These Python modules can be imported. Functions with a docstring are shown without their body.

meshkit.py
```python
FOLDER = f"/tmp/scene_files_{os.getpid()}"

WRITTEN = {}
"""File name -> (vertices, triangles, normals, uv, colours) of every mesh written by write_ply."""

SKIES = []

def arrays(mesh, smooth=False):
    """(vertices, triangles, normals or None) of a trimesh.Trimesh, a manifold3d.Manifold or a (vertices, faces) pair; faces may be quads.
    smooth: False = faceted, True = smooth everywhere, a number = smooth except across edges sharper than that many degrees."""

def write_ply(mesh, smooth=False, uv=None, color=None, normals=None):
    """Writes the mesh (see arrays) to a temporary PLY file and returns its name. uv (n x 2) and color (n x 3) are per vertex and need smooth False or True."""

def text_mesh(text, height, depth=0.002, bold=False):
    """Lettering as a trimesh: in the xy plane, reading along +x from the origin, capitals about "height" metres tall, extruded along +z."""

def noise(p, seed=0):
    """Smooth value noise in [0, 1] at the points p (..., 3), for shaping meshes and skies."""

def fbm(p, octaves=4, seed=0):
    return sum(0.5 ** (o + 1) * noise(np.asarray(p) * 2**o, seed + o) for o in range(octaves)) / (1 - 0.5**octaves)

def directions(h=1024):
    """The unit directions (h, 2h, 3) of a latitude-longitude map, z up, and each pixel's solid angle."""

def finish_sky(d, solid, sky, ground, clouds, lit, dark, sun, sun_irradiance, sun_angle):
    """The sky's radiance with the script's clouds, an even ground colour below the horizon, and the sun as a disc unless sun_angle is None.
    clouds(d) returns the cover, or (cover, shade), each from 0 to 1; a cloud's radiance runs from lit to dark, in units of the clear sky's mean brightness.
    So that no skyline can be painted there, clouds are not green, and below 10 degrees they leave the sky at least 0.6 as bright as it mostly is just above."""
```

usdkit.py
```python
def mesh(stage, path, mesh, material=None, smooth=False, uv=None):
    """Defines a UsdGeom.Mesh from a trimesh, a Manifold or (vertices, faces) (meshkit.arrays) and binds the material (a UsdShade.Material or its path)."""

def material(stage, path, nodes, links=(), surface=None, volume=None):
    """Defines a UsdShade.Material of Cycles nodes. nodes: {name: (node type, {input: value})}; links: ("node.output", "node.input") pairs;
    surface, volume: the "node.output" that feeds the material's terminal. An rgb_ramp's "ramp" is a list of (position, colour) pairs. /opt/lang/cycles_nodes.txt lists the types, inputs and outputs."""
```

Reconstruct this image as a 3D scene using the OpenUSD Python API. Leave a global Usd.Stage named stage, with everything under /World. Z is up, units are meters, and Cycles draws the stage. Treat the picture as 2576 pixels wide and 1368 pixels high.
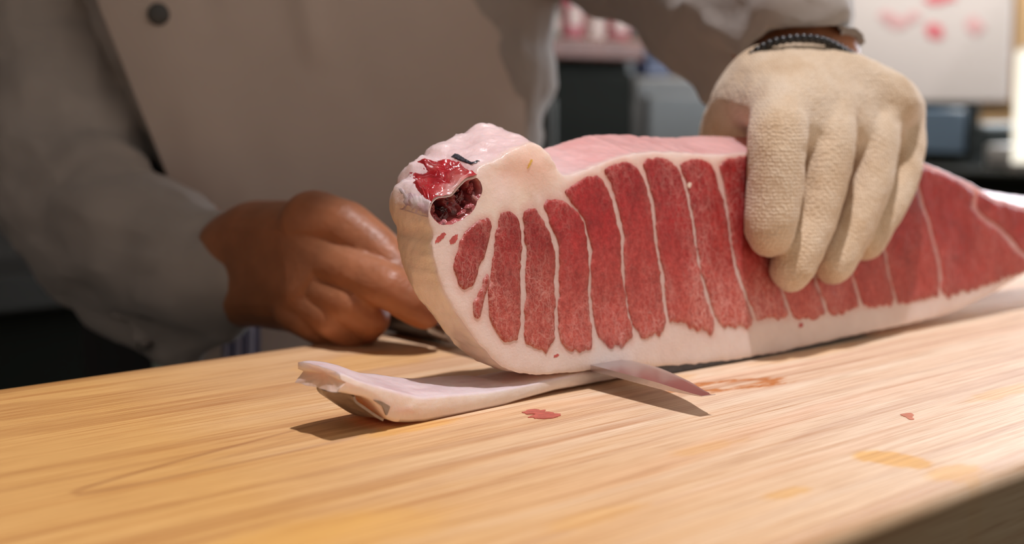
import math, numpy as np, trimesh, usdkit, meshkit
from scipy.spatial import Delaunay, cKDTree
from scipy.ndimage import gaussian_filter1d
import shapely, shapely.geometry as sg
import mapbox_earcut as earcut
import manifold3d as m3
from pxr import Usd, UsdGeom, UsdLux, UsdShade, Gf, Sdf, Vt

stage = Usd.Stage.CreateInMemory()
UsdGeom.SetStageUpAxis(stage, UsdGeom.Tokens.z)
UsdGeom.SetStageMetersPerUnit(stage, 1.0)
UsdGeom.Xform.Define(stage, '/World')
rng = np.random.default_rng(7)

# ------------------------------------------------------------------ camera, sky, lamps
W, H = 2576, 1368
F = W * 50 / 36
ZB = 0.90                       # top of the cutting board
PITCH = math.atan((684 - 252) / F)
AZ = math.atan2(5091 - 1288, math.hypot(F, 684 - 252))
FH = np.array([math.cos(AZ), math.sin(AZ), 0.0])
R = np.array([math.sin(AZ), -math.cos(AZ), 0.0])
UP = np.array([0, 0, 1.0])
FWD = FH * math.cos(PITCH) - UP * math.sin(PITCH)
CUP = FH * math.sin(PITCH) + UP * math.cos(PITCH)
EYE = np.array([0, 0, ZB + 0.128])
cam = UsdGeom.Camera.Define(stage, '/World/camera')
M = np.eye(4)
M[0, :3], M[1, :3], M[2, :3], M[3, :3] = R, CUP, -FWD, EYE
cam.AddTransformOp().Set(Gf.Matrix4d(*M.ravel().tolist()))
cam.CreateFocalLengthAttr(50.0)
cam.CreateHorizontalApertureAttr(36.0)
cam.CreateVerticalApertureAttr(36.0 * H / W)
cam.CreateFStopAttr(6.0)
cam.CreateFocusDistanceAttr(0.588)
cam.CreateClippingRangeAttr(Gf.Vec2f(0.02, 60))
cam.CreateExposureAttr(0.0)

dome = UsdLux.DomeLight.Define(stage, '/World/sky')
dome.CreateIntensityAttr(0.205)
dome.CreateColorAttr(Gf.Vec3f(1.0, 0.89, 0.79))

def disk_light(name, loc, radius, watts, color):
    l = UsdLux.DiskLight.Define(stage, '/World/' + name)
    l.AddTranslateOp().Set(Gf.Vec3d(*loc))
    l.CreateRadiusAttr(radius)
    l.CreateIntensityAttr(watts)
    l.CreateColorAttr(Gf.Vec3f(*color))
    return l
LAMP = (0.47, 0.24, 2.72)
disk_light('lamp_light', LAMP, 0.020, 8000.0, (1.0, 0.94, 0.95))

# ------------------------------------------------------------------ helpers
def ray(x, y):
    return FWD + R * ((x - 1288) / F) + CUP * ((684 - y) / F)
def onz(x, y, z=0.0):
    d = ray(x, y); return EYE + d * ((ZB + z - EYE[2]) / d[2])
def onplane(x, y, p, n):
    d = ray(x, y); return EYE + d * (np.dot(p - EYE, n) / np.dot(d, n))
def at(x, y, depth):
    return EYE + ray(x, y) * depth

used = {}
def numbered(path):
    k = used.get(path, 0); used[path] = k + 1
    return path if k == 0 else f'{path}_{k:03d}'
LOC = {}
def tag(prim, label=None, cat=None, group=None, kind=None):
    for k, v in (('label', label), ('category', cat), ('group', group), ('kind', kind)):
        if v: prim.SetCustomDataByKey(k, v)
    return prim
def thing(name, label, cat, loc, group=None):
    p = numbered('/World/' + name)
    x = UsdGeom.Xform.Define(stage, p); x.AddTranslateOp().Set(Gf.Vec3d(*map(float, loc)))
    LOC[p] = np.asarray(loc, float)
    tag(x.GetPrim(), label, cat, group)
    return p
def arr(mesh):
    v, f, _ = meshkit.arrays(mesh)
    return v, f
def obj(name, mesh, mat, parent=None, smooth=40, label=None, cat=None, group=None, kind=None, col=None):
    p = numbered((parent or '/World') + '/' + name)
    top = '/'.join(p.split('/')[:3])
    off = LOC.get(top, np.zeros(3)) if parent else np.zeros(3)
    v, f = arr(mesh)
    if col is not None: smooth = True
    m = usdkit.mesh(stage, p, (v - off, f), MAT[mat], smooth=smooth)
    if col is not None:
        UsdGeom.PrimvarsAPI(m).CreatePrimvar('col', Sdf.ValueTypeNames.Color3fArray, 'vertex').Set(Vt.Vec3fArray.FromNumpy(np.asarray(col, np.float32)))
    tag(m.GetPrim(), label, cat, group, kind)
    return p
def join(*ms):
    vs, fs, n = [], [], 0
    for m in ms:
        v, f = arr(m); vs.append(v); fs.append(f + n); n += len(v)
    return np.vstack(vs), np.vstack(fs)
def box(lo, hi, bevel=0.0):
    lo, hi = np.asarray(lo, float), np.asarray(hi, float)
    if bevel <= 0:
        b = trimesh.creation.box(extents=hi - lo); b.apply_translation((lo + hi) / 2); return b
    c = np.array([[x, y, z] for x in (0, 1) for y in (0, 1) for z in (0, 1)])
    pts = []
    for q in c:
        p = lo + q * (hi - lo); s = 1 - 2 * q
        for k in range(3):
            e = s * bevel; e[k] = 0; pts.append(p + e)
    return trimesh.Trimesh(np.array(pts)).convex_hull
def tube(points, radii, sides=14, caps=True):
    p = np.asarray(points, float); n = len(p)
    r = np.broadcast_to(np.asarray(radii, float), (n,)) if np.ndim(radii) < 2 else np.asarray(radii, float)
    t = np.gradient(p, axis=0); t /= np.linalg.norm(t, axis=1, keepdims=True)
    a = np.cross(t[0], [0.13, 0.2, 1.0]); a /= np.linalg.norm(a)
    out = []
    for i in range(n):
        a = a - t[i] * np.dot(a, t[i]); a /= np.linalg.norm(a); b = np.cross(t[i], a)
        g = np.arange(sides) * 2 * np.pi / sides
        ra, rb = (r[i], r[i]) if r.ndim == 1 else r[i]
        out.append(p[i] + np.outer(np.cos(g) * ra, a) + np.outer(np.sin(g) * rb, b))
    v = np.vstack(out)
    i, j = np.meshgrid(np.arange(n - 1), np.arange(sides), indexing='ij')
    q = np.stack([i * sides + j, i * sides + (j + 1) % sides, (i + 1) * sides + (j + 1) % sides, (i + 1) * sides + j], -1).reshape(-1, 4)
    f = [q[:, [0, 1, 2]], q[:, [0, 2, 3]]]
    if caps:
        v = np.vstack([v, p[0], p[-1]]); k = np.arange(sides); m = n * sides
        f += [np.stack([np.full(sides, m), (k + 1) % sides, k], 1), np.stack([np.full(sides, m + 1), (n - 1) * sides + k, (n - 1) * sides + (k + 1) % sides], 1)]
    return v, np.vstack(f)
def grid_faces(n, m, wrap=False):
    i, j = np.meshgrid(np.arange(n - 1), np.arange(m if wrap else m - 1), indexing='ij')
    q = np.stack([i * m + j, i * m + (j + 1) % m, (i + 1) * m + (j + 1) % m, (i + 1) * m + j], -1).reshape(-1, 4)
    return np.vstack([q[:, [0, 1, 2]], q[:, [0, 2, 3]]])
def orient(v, f):
    t = trimesh.Trimesh(v, f, process=False); trimesh.repair.fix_normals(t); return np.array(t.vertices), np.array(t.faces)
def resample(p, step, closed=True):
    p = np.asarray(p, float)
    if closed: p = np.vstack([p, p[:1]])
    d = np.r_[0, np.cumsum(np.linalg.norm(np.diff(p, axis=0), axis=1))]
    n = max(4, int(d[-1] / step))
    s = np.linspace(0, d[-1], n + (not closed), endpoint=not closed)
    return np.stack([np.interp(s, d, p[:, k]) for k in range(p.shape[1])], 1)
def soft(p, sigma, closed=True):
    return gaussian_filter1d(p, sigma, axis=0, mode='wrap' if closed else 'nearest')
def spline(p, n):
    from scipy.interpolate import CubicSpline
    p = np.asarray(p, float); d = np.r_[0, np.cumsum(np.linalg.norm(np.diff(p[:, :3], axis=0), axis=1))]
    return CubicSpline(d, p)(np.linspace(0, d[-1], n))
def ball(c, r, seg=20):
    return m3.Manifold.sphere(float(r), seg).translate([float(x) for x in c])
def chain(pts, seg=20):
    """hulls of neighbouring spheres; pts rows of x, y, z, r"""
    b = [ball(p[:3], p[3], seg) for p in pts]
    return [m3.Manifold.batch_hull([b[i], b[i + 1]]) for i in range(len(b) - 1)]
def organic(parts, length, passes=8, noise=0.0, scale=30, seed=0, cut=(), soften=0):
    m = m3.Manifold.batch_boolean(parts, m3.OpType.Add)
    for c in cut: m = m - c
    m = m.refine_to_length(length)
    v, f = arr(m)
    t = trimesh.Trimesh(v, f, process=True); t.merge_vertices()
    trimesh.smoothing.filter_taubin(t, lamb=0.5, nu=0.52, iterations=passes)
    if soften: trimesh.smoothing.filter_laplacian(t, lamb=0.5, iterations=soften, volume_constraint=True)
    if noise:
        t.vertices = t.vertices + t.vertex_normals * ((meshkit.fbm(t.vertices * scale, 4, seed) - 0.5) * noise)[:, None]
    return t
fbm = meshkit.fbm

# ------------------------------------------------------------------ materials
MAT = {}
def mat(name, nodes, links, surface='p.BSDF', volume=None):
    MAT[name] = usdkit.material(stage, '/World/Looks/' + name, nodes, links, surface, volume)
def plain(name, c, rough=0.5, amount=0.0, scale=20.0, bump=0.0, bump_scale=200.0, **kw):
    n = {'g': ('texture_coordinate', {}), 'p': ('principled_bsdf', dict(base_color=c, roughness=rough, **kw))}
    l = []
    if amount:
        n['n'] = ('noise_texture', dict(scale=scale, detail=5.0, roughness=0.6))
        n['r'] = ('rgb_ramp', {'ramp': [(0.25, tuple(x * (1 - amount) for x in c)), (0.75, tuple(min(1, x * (1 + amount)) for x in c))]})
        l += [('g.object', 'n.vector'), ('n.fac', 'r.fac'), ('r.color', 'p.base_color')]
    if bump:
        n['bn'] = ('noise_texture', dict(scale=bump_scale, detail=3.0))
        n['b'] = ('bump', dict(strength=1.0, distance=bump))
        l += [('g.object', 'bn.vector'), ('bn.fac', 'b.height'), ('b.normal', 'p.normal')]
    mat(name, n, l)

# wood of the board: a per-vertex tone carries the broad figure, the stains and the painted shade of the sides, the nodes the fine grain
mat('board_wood', {
    'g': ('geometry', {}),
    'at': ('attribute', {'attribute': 'col'}),
    'm1': ('mapping', {'scale': (5.0, 420.0, 420.0), 'rotation': (0, 0, 0.015)}),
    'n1': ('noise_texture', dict(scale=1.0, detail=6.0, roughness=0.72, distortion=0.15)),
    'm2': ('mapping', {'scale': (26.0, 1500.0, 1300.0)}),
    'n2': ('noise_texture', dict(scale=1.0, detail=3.0, roughness=0.6)),
    'r1': ('rgb_ramp', {'ramp': [(0.30, (0.74, 0.55, 0.42)), (0.42, (0.90, 0.82, 0.76)), (0.50, (1.0, 0.99, 0.98)), (0.62, (1.05, 1.06, 1.08)), (0.72, (1.10, 1.15, 1.22))]}),
    'r2': ('rgb_ramp', {'ramp': [(0.32, (0.74, 0.63, 0.54)), (0.48, (1.0, 1.0, 1.0)), (0.70, (1.08, 1.12, 1.18))]}),
    'x1': ('mix_color', {'blend_type': 'multiply', 'fac': 1.0, 'use_clamp_result': False}),
    'x2': ('mix_color', {'blend_type': 'multiply', 'fac': 0.9, 'use_clamp_result': False}),
    'b': ('bump', dict(strength=0.35, distance=0.0004)),
    'p': ('principled_bsdf', dict(roughness=0.52, specular_ior_level=0.28)),
}, [('g.position', 'm1.vector'), ('m1.vector', 'n1.vector'), ('g.position', 'm2.vector'), ('m2.vector', 'n2.vector'),
    ('n1.fac', 'r1.fac'), ('n2.fac', 'r2.fac'), ('at.color', 'x1.a'), ('r1.color', 'x1.b'), ('x1.result', 'x2.a'), ('r2.color', 'x2.b'),
    ('x2.result', 'p.base_color'), ('n2.fac', 'b.height'), ('b.normal', 'p.normal')])

FS = math.atan(-0.05)            # the block lies a little askew on the board
def muscle(name, dark, mid, vein, veins):
    mat(name, {
        'g': ('geometry', {}),
        'at': ('attribute', {'attribute': 'col'}),
        'sc': ('separate_color', {}),
        'wn': ('noise_texture', dict(scale=300.0, detail=2.0)),
        'wm': ('mix_color', {'blend_type': 'linear_light', 'fac': 0.0022, 'use_clamp': False}),
        'm': ('mapping', {'scale': (620.0, 620.0, 330.0)}),
        'v': ('voronoi_texture', dict(feature='distance_to_edge', scale=1.0)),
        'vr': ('rgb_ramp', {'ramp': [(0.0, (0.7, 0.7, 0.7)), (0.03, (0.5, 0.5, 0.5)), (0.09, (0, 0, 0))]}),
        'm2': ('mapping', {'scale': (230.0, 230.0, 80.0)}),
        'v2': ('voronoi_texture', dict(feature='distance_to_edge', scale=1.0)),
        'vr2': ('rgb_ramp', {'ramp': [(0.0, (1, 1, 1)), (0.02, (0.75, 0.75, 0.75)), (0.055, (0, 0, 0))]}),
        'mm': ('mapping', {'scale': (45.0, 45.0, 20.0)}),
        'mask': ('noise_texture', dict(scale=1.0, detail=3.0)),
        'mr': ('map_range', dict(from_min=0.36, from_max=0.66, to_min=0.12, to_max=1.0, clamp=True)),
        'va': ('math', dict(math_type='maximum')),
        'm3': ('mapping', {'scale': (520.0, 520.0, 55.0)}),
        'n3': ('noise_texture', dict(scale=1.0, detail=3.0, roughness=0.6)),
        'r3': ('map_range', dict(from_min=0.52, from_max=0.70, to_min=0.0, to_max=0.8, clamp=True)),
        'va3': ('math', dict(math_type='maximum')),
        'vm': ('math', dict(math_type='multiply')),
        'vf': ('math', dict(math_type='multiply')),
        'fa': ('math', dict(math_type='multiply_add', value2=0.85, value3=veins)),
        'cn': ('noise_texture', dict(scale=60.0, detail=5.0, roughness=0.65)),
        'cr': ('rgb_ramp', {'ramp': [(0.36, dark), (0.64, mid)]}),
        'sn': ('noise_texture', dict(scale=420.0, detail=5.0, roughness=0.7)),
        'sr': ('rgb_ramp', {'ramp': [(0.32, (0.72, 0.62, 0.62)), (0.5, (1.0, 1.0, 1.0)), (0.66, (1.25, 1.7, 1.7))]}),
        'sx': ('mix_color', {'blend_type': 'multiply', 'fac': 1.0, 'use_clamp_result': False}),
        'fatc': ('mix_color', {'b': (0.56, 0.115, 0.085)}),
        'x': ('mix_color', {'b': vein}),
        'bn': ('noise_texture', dict(scale=900.0, detail=3.0)),
        'b': ('bump', dict(strength=0.6, distance=0.0006)),
        'b2': ('bump', dict(strength=0.4, distance=0.00012)),
        'p': ('principled_bsdf', dict(roughness=0.32, specular_ior_level=0.36, subsurface_weight=0.25, subsurface_scale=0.003, subsurface_radius=(1.0, 0.3, 0.2))),
    }, [('g.position', 'wn.vector'), ('g.position', 'wm.a'), ('wn.color', 'wm.b'), ('wm.result', 'm.vector'), ('m.vector', 'v.vector'), ('v.distance', 'vr.fac'),
        ('wm.result', 'm2.vector'), ('m2.vector', 'v2.vector'), ('v2.distance', 'vr2.fac'),
        ('g.position', 'mm.vector'), ('mm.vector', 'mask.vector'), ('mask.fac', 'mr.value'),
        ('vr.color', 'va.value1'), ('vr2.color', 'va.value2'), ('wm.result', 'm3.vector'), ('m3.vector', 'n3.vector'), ('n3.fac', 'r3.value'), ('va.value', 'va3.value1'), ('r3.result', 'va3.value2'), ('va3.value', 'vm.value1'), ('mr.result', 'vm.value2'),
        ('at.color', 'sc.color'), ('sc.r', 'fa.value1'), ('vm.value', 'vf.value1'), ('fa.value', 'vf.value2'),
        ('g.position', 'cn.vector'), ('cn.fac', 'cr.fac'), ('cr.color', 'fatc.a'), ('sc.r', 'fatc.fac'),
        ('g.position', 'sn.vector'), ('sn.fac', 'sr.fac'), ('fatc.result', 'sx.a'), ('sr.color', 'sx.b'), ('sx.result', 'x.a'), ('vf.value', 'x.fac'), ('x.result', 'p.base_color'),
        ('g.position', 'bn.vector'), ('bn.fac', 'b.height'), ('vm.value', 'b2.height'), ('b.normal', 'b2.normal'), ('b2.normal', 'p.normal')])
muscle('muscle_dark', (0.22, 0.010, 0.011), (0.33, 0.019, 0.018), (0.70, 0.33, 0.28), 0.45)
muscle('muscle_mid', (0.27, 0.010, 0.013), (0.39, 0.017, 0.019), (0.72, 0.33, 0.29), 0.48)
muscle('muscle_lean', (0.25, 0.009, 0.009), (0.35, 0.015, 0.014), (0.64, 0.24, 0.21), 0.28)

def wet(name, rough=0.32, bump=0.0006, bscale=420.0, noise=0.10, sss=0.35, spec=0.5, coat=0.0):
    """flesh whose tint comes from the mesh, with fine relief and a wet sheen"""
    mat(name, {
        'g': ('geometry', {}),
        'at': ('attribute', {'attribute': 'col'}),
        'n': ('noise_texture', dict(scale=90.0, detail=6.0, roughness=0.65)),
        'r': ('rgb_ramp', {'ramp': [(0.25, (1 - noise, 1 - 1.7 * noise, 1 - 1.8 * noise)), (0.75, (1 + noise, 1 + noise, 1 + noise))]}),
        'x': ('mix_color', {'blend_type': 'multiply', 'fac': 1.0, 'use_clamp_result': False}),
        'bn': ('noise_texture', dict(scale=bscale, detail=4.0, roughness=0.6)),
        'b': ('bump', dict(strength=0.7, distance=bump)),
        'p': ('principled_bsdf', dict(roughness=rough, specular_ior_level=spec, coat_weight=coat, coat_roughness=0.08, subsurface_weight=sss, subsurface_scale=0.004, subsurface_radius=(1.0, 0.45, 0.3))),
    }, [('g.position', 'n.vector'), ('n.fac', 'r.fac'), ('at.color', 'x.a'), ('r.color', 'x.b'), ('x.result', 'p.base_color'),
        ('g.position', 'bn.vector'), ('bn.fac', 'b.height'), ('b.normal', 'p.normal')])
wet('fat_flesh', rough=0.28, bump=0.00035, bscale=750.0, noise=0.06, coat=0.2)
wet('membrane', rough=0.36, bump=0.0003, bscale=300.0, noise=0.12)
wet('gore_wet', rough=0.2, bump=0.0008, bscale=300.0, noise=0.3, sss=0.25, spec=0.6, coat=0.5)
wet('skin_strip_flesh', rough=0.34, bump=0.0005, bscale=300.0, noise=0.07)
plain('fleck_cream', (0.78, 0.62, 0.52), 0.4)
plain('fleck_gold', (0.70, 0.42, 0.08), 0.4)
plain('red_stain', (0.46, 0.07, 0.06), 0.3, 0.3, 300.0)
plain('black_skin', (0.035, 0.035, 0.045), 0.3, 0.4, 200.0, 0.0004, 500.0)
plain('grey_skin', (0.30, 0.22, 0.17), 0.4, 0.35, 120.0, 0.0003, 400.0)
plain('blood', (0.50, 0.10, 0.075), 0.3, 0.35, 300.0)
plain('blood_pale', (0.60, 0.22, 0.14), 0.3, 0.15, 150.0)
plain('steel_blade', (0.62, 0.58, 0.60), 0.26, 0.06, 60.0, 0.00005, 900.0, metallic=1.0)
plain('dark_handle', (0.05, 0.035, 0.028), 0.45, 0.3, 60.0)
plain('ferrule_steel', (0.6, 0.6, 0.62), 0.3, metallic=1.0)
plain('skin_brown', (0.36, 0.14, 0.065), 0.45, 0.18, 60.0, 0.0004, 350.0, subsurface_weight=0.15, subsurface_scale=0.004)
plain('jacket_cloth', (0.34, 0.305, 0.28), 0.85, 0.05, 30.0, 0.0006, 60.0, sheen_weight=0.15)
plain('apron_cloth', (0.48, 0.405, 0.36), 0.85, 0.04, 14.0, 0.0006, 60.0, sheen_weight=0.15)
plain('cool_lit_cloth', (0.52, 0.52, 0.66), 0.85, 0.06, 30.0)  # white cloth; the lavender tint paints in cool side light
plain('pale_green_cloth', (0.42, 0.52, 0.45), 0.8, 0.06, 30.0)
plain('button_dark', (0.03, 0.028, 0.025), 0.4)
plain('trouser_cloth', (0.02, 0.02, 0.022), 0.9, 0.1, 30.0)
plain('black_bead', (0.012, 0.012, 0.013), 0.16)
plain('hair_black', (0.012, 0.010, 0.009), 0.6)
plain('eye_white', (0.7, 0.68, 0.65), 0.3)
mat('knit_glove', {
    'g': ('geometry', {}),
    'm': ('mapping', {'scale': (900.0, 700.0, 560.0), 'rotation': (0.0, 0.0, 0.8)}),
    'v': ('voronoi_texture', dict(feature='smooth_f1', scale=1.0, smoothness=0.25, randomness=0.45)),
    'mu': ('map_range', dict(from_min=0.05, from_max=0.62, to_min=1.0, to_max=0.0, clamp=True)),
    'n': ('noise_texture', dict(scale=34.0, detail=4.0, roughness=0.6)),
    'fz': ('noise_texture', dict(scale=1500.0, detail=2.0)),
    'r': ('rgb_ramp', {'ramp': [(0.28, (0.64, 0.46, 0.29)), (0.5, (0.76, 0.60, 0.43)), (0.75, (0.81, 0.68, 0.53))]}),
    'k': ('rgb_ramp', {'ramp': [(0.0, (0.74, 0.69, 0.64)), (0.6, (1.0, 1.0, 1.0))]}),
    'x': ('mix_color', {'blend_type': 'multiply', 'fac': 0.8}),
    'ad': ('math', dict(math_type='multiply_add', value2=0.25)),
    'b': ('bump', dict(strength=0.9, distance=0.0007)),
    'p': ('principled_bsdf', dict(roughness=0.9, specular_ior_level=0.15, sheen_weight=0.35, sheen_roughness=0.5)),
}, [('g.position', 'm.vector'), ('m.vector', 'v.vector'), ('v.distance', 'mu.value'),
    ('g.position', 'n.vector'), ('n.fac', 'r.fac'), ('g.position', 'fz.vector'), ('mu.result', 'k.fac'), ('r.color', 'x.a'), ('k.color', 'x.b'), ('x.result', 'p.base_color'),
    ('fz.fac', 'ad.value1'), ('mu.result', 'ad.value3'), ('ad.value', 'b.height'), ('b.normal', 'p.normal')])
plain('wall_paint', (0.20, 0.19, 0.18), 0.9, 0.1, 4.0)
plain('wall_plaster', (0.50, 0.45, 0.40), 0.9, 0.05, 4.0)
plain('wall_dark', (0.06, 0.05, 0.045), 0.9, 0.1, 4.0)
plain('wall_wood', (0.62, 0.40, 0.20), 0.6, 0.15, 6.0)
plain('floor_tile', (0.05, 0.045, 0.04), 0.7, 0.2, 8.0)
plain('ceiling_paint', (0.35, 0.33, 0.30), 0.9)
plain('steel_grey', (0.10, 0.10, 0.095), 0.6, 0.05, 8.0)
plain('steel_dull', (0.20, 0.21, 0.20), 0.5, 0.1, 8.0)
plain('cabinet_black', (0.007, 0.008, 0.005), 0.85, 0.1, 5.0, specular_ior_level=0.15)
plain('counter_dark', (0.030, 0.030, 0.026), 0.5, 0.1, 5.0)
plain('red_pack', (0.34, 0.02, 0.03), 0.5, 0.2, 20.0)
plain('pale_pack', (0.55, 0.42, 0.36), 0.6, 0.1, 20.0)
plain('green_pack', (0.22, 0.23, 0.17), 0.6, 0.1, 20.0)
plain('brown_wood', (0.16, 0.05, 0.025), 0.5, 0.2, 20.0)
plain('navy_plastic', (0.02, 0.03, 0.085), 0.5)
plain('white_plastic', (0.75, 0.73, 0.70), 0.5)
plain('grey_plastic', (0.08, 0.082, 0.076), 0.5)
plain('panel_grey', (0.17, 0.175, 0.165), 0.5)
plain('paper', (0.72, 0.66, 0.63), 0.8)
plain('red_print', (0.75, 0.20, 0.23), 0.8)
plain('pink_print', (0.76, 0.46, 0.46), 0.8)
plain('blue_panel', (0.26, 0.38, 0.52), 0.35)
plain('lamp_metal', (0.08, 0.08, 0.08), 0.4, metallic=0.8)
mat('day_glow', {'e': ('emission', {'color': (0.82, 0.90, 1.0), 'strength': 8.0})}, [], 'e.emission')
mat('lamp_glow_soft', {'e': ('emission', {'color': (1.0, 0.93, 0.78), 'strength': 1.3})}, [], 'e.emission')
mat('lamp_glow', {'e': ('emission', {'color': (1.0, 0.95, 0.9), 'strength': 6.0})}, [], 'e.emission')

# ------------------------------------------------------------------ the room
CEIL = 2.8
def room(name, mesh, m, **k):
    return obj(name, mesh, m, kind='structure', **k)
room('floor', box((-1.1, -1.6, -0.06), (3.1, 2.6, 0.0)), 'floor_tile')
room('ceiling', box((-1.1, -0.6, CEIL), (3.1, 2.6, CEIL + 0.08)), 'ceiling_paint')
room('wall_back', box((-1.1, 2.0, 0.0), (2.6, 2.1, CEIL)), 'wall_dark')
room('wall_left', box((-1.1, -1.0, 0.0), (-1.0, 2.6, CEIL)), 'wall_plaster')
wr = room('wall_right', join(box((2.6, 1.32, 0.0), (2.7, 2.6, CEIL)), box((2.6, -0.6, 0.0), (2.7, 0.2, CEIL)), box((2.6, 0.2, 0.0), (2.7, 1.32, 0.93)), box((2.6, 0.2, 2.2), (2.7, 1.32, CEIL))), 'wall_wood')
win = thing('window_1', None, None, (2.65, 0.76, 0.93)); tag(stage.GetPrimAtPath(win), kind='structure')
obj('window_frame', join(box((2.62, 0.2, 0.93), (2.68, 0.24, 2.2)), box((2.62, 1.28, 0.93), (2.68, 1.32, 2.2)), box((2.62, 0.2, 0.93), (2.68, 1.32, 0.97)), box((2.62, 0.2, 2.16), (2.68, 1.32, 2.2)), box((2.62, 0.74, 0.93), (2.68, 0.78, 2.2))), 'white_plastic', win)
obj('pane', box((2.645, 0.24, 0.97), (2.655, 1.28, 2.16)), 'day_glow', win)
lp = thing('ceiling_lamp', 'small round downlight set in the ceiling straight above the cutting board', 'lamp', (LAMP[0], LAMP[1], CEIL))
g = np.linspace(0, 2 * np.pi, 33)[:-1]
def lathe(prof, c, n=32):
    prof = np.asarray(prof, float); g = np.linspace(0, 2 * np.pi, n, endpoint=False)
    v = np.stack([np.outer(prof[:, 0], np.cos(g)) + c[0], np.outer(prof[:, 0], np.sin(g)) + c[1], np.repeat(prof[:, 1:2], n, 1) + c[2]], -1).reshape(-1, 3)
    return orient(v, grid_faces(len(prof), n, True))
wl = thing('picture_light', 'small hooded lamp on the ceiling side aimed at the wall poster', 'lamp', (2.2, 1.5, 1.95))
obj('hood', lathe([(0.0, 0.03), (0.06, 0.03), (0.075, 0.0), (0.07, 0.0), (0.055, 0.025), (0.0, 0.025)], (2.2, 1.5, 1.95)), 'lamp_metal', wl)
obj('stem', box((2.195, 1.495, 1.98), (2.205, 1.505, CEIL - 0.001)), 'lamp_metal', wl)
pl_ = UsdLux.DiskLight.Define(stage, '/World/picture_lamp_light')
pl_.AddTranslateOp().Set(Gf.Vec3d(2.2, 1.5, 1.955)); pl_.AddRotateYOp().Set(-35.0)
pl_.CreateRadiusAttr(0.05); pl_.CreateIntensityAttr(620.0); pl_.CreateColorAttr(Gf.Vec3f(1.0, 0.95, 0.9))
obj('trim_ring', lathe([(0.03, -0.0), (0.03, -0.10), (0.055, -0.105), (0.06, -0.10), (0.06, 0.0)], (LAMP[0], LAMP[1], CEIL)), 'lamp_metal', lp)

sh_ = thing('added_lamp_baffle', 'added unseen brown wooden shelf hanging above the back edge of the cutting board', 'baffle', (0.5, 0.64, 1.90))
obj('baffle_board', box((-0.6, 0.409, 1.90), (1.7, 0.84, 1.925), 0.003), 'brown_wood', sh_)  # added out of view to cut the lamp off the chef
for x in (-0.5, 1.6):
    obj('hanger', box((x - 0.01, 0.63, 1.925), (x + 0.01, 0.65, CEIL - 0.001)), 'lamp_metal', sh_)

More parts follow.
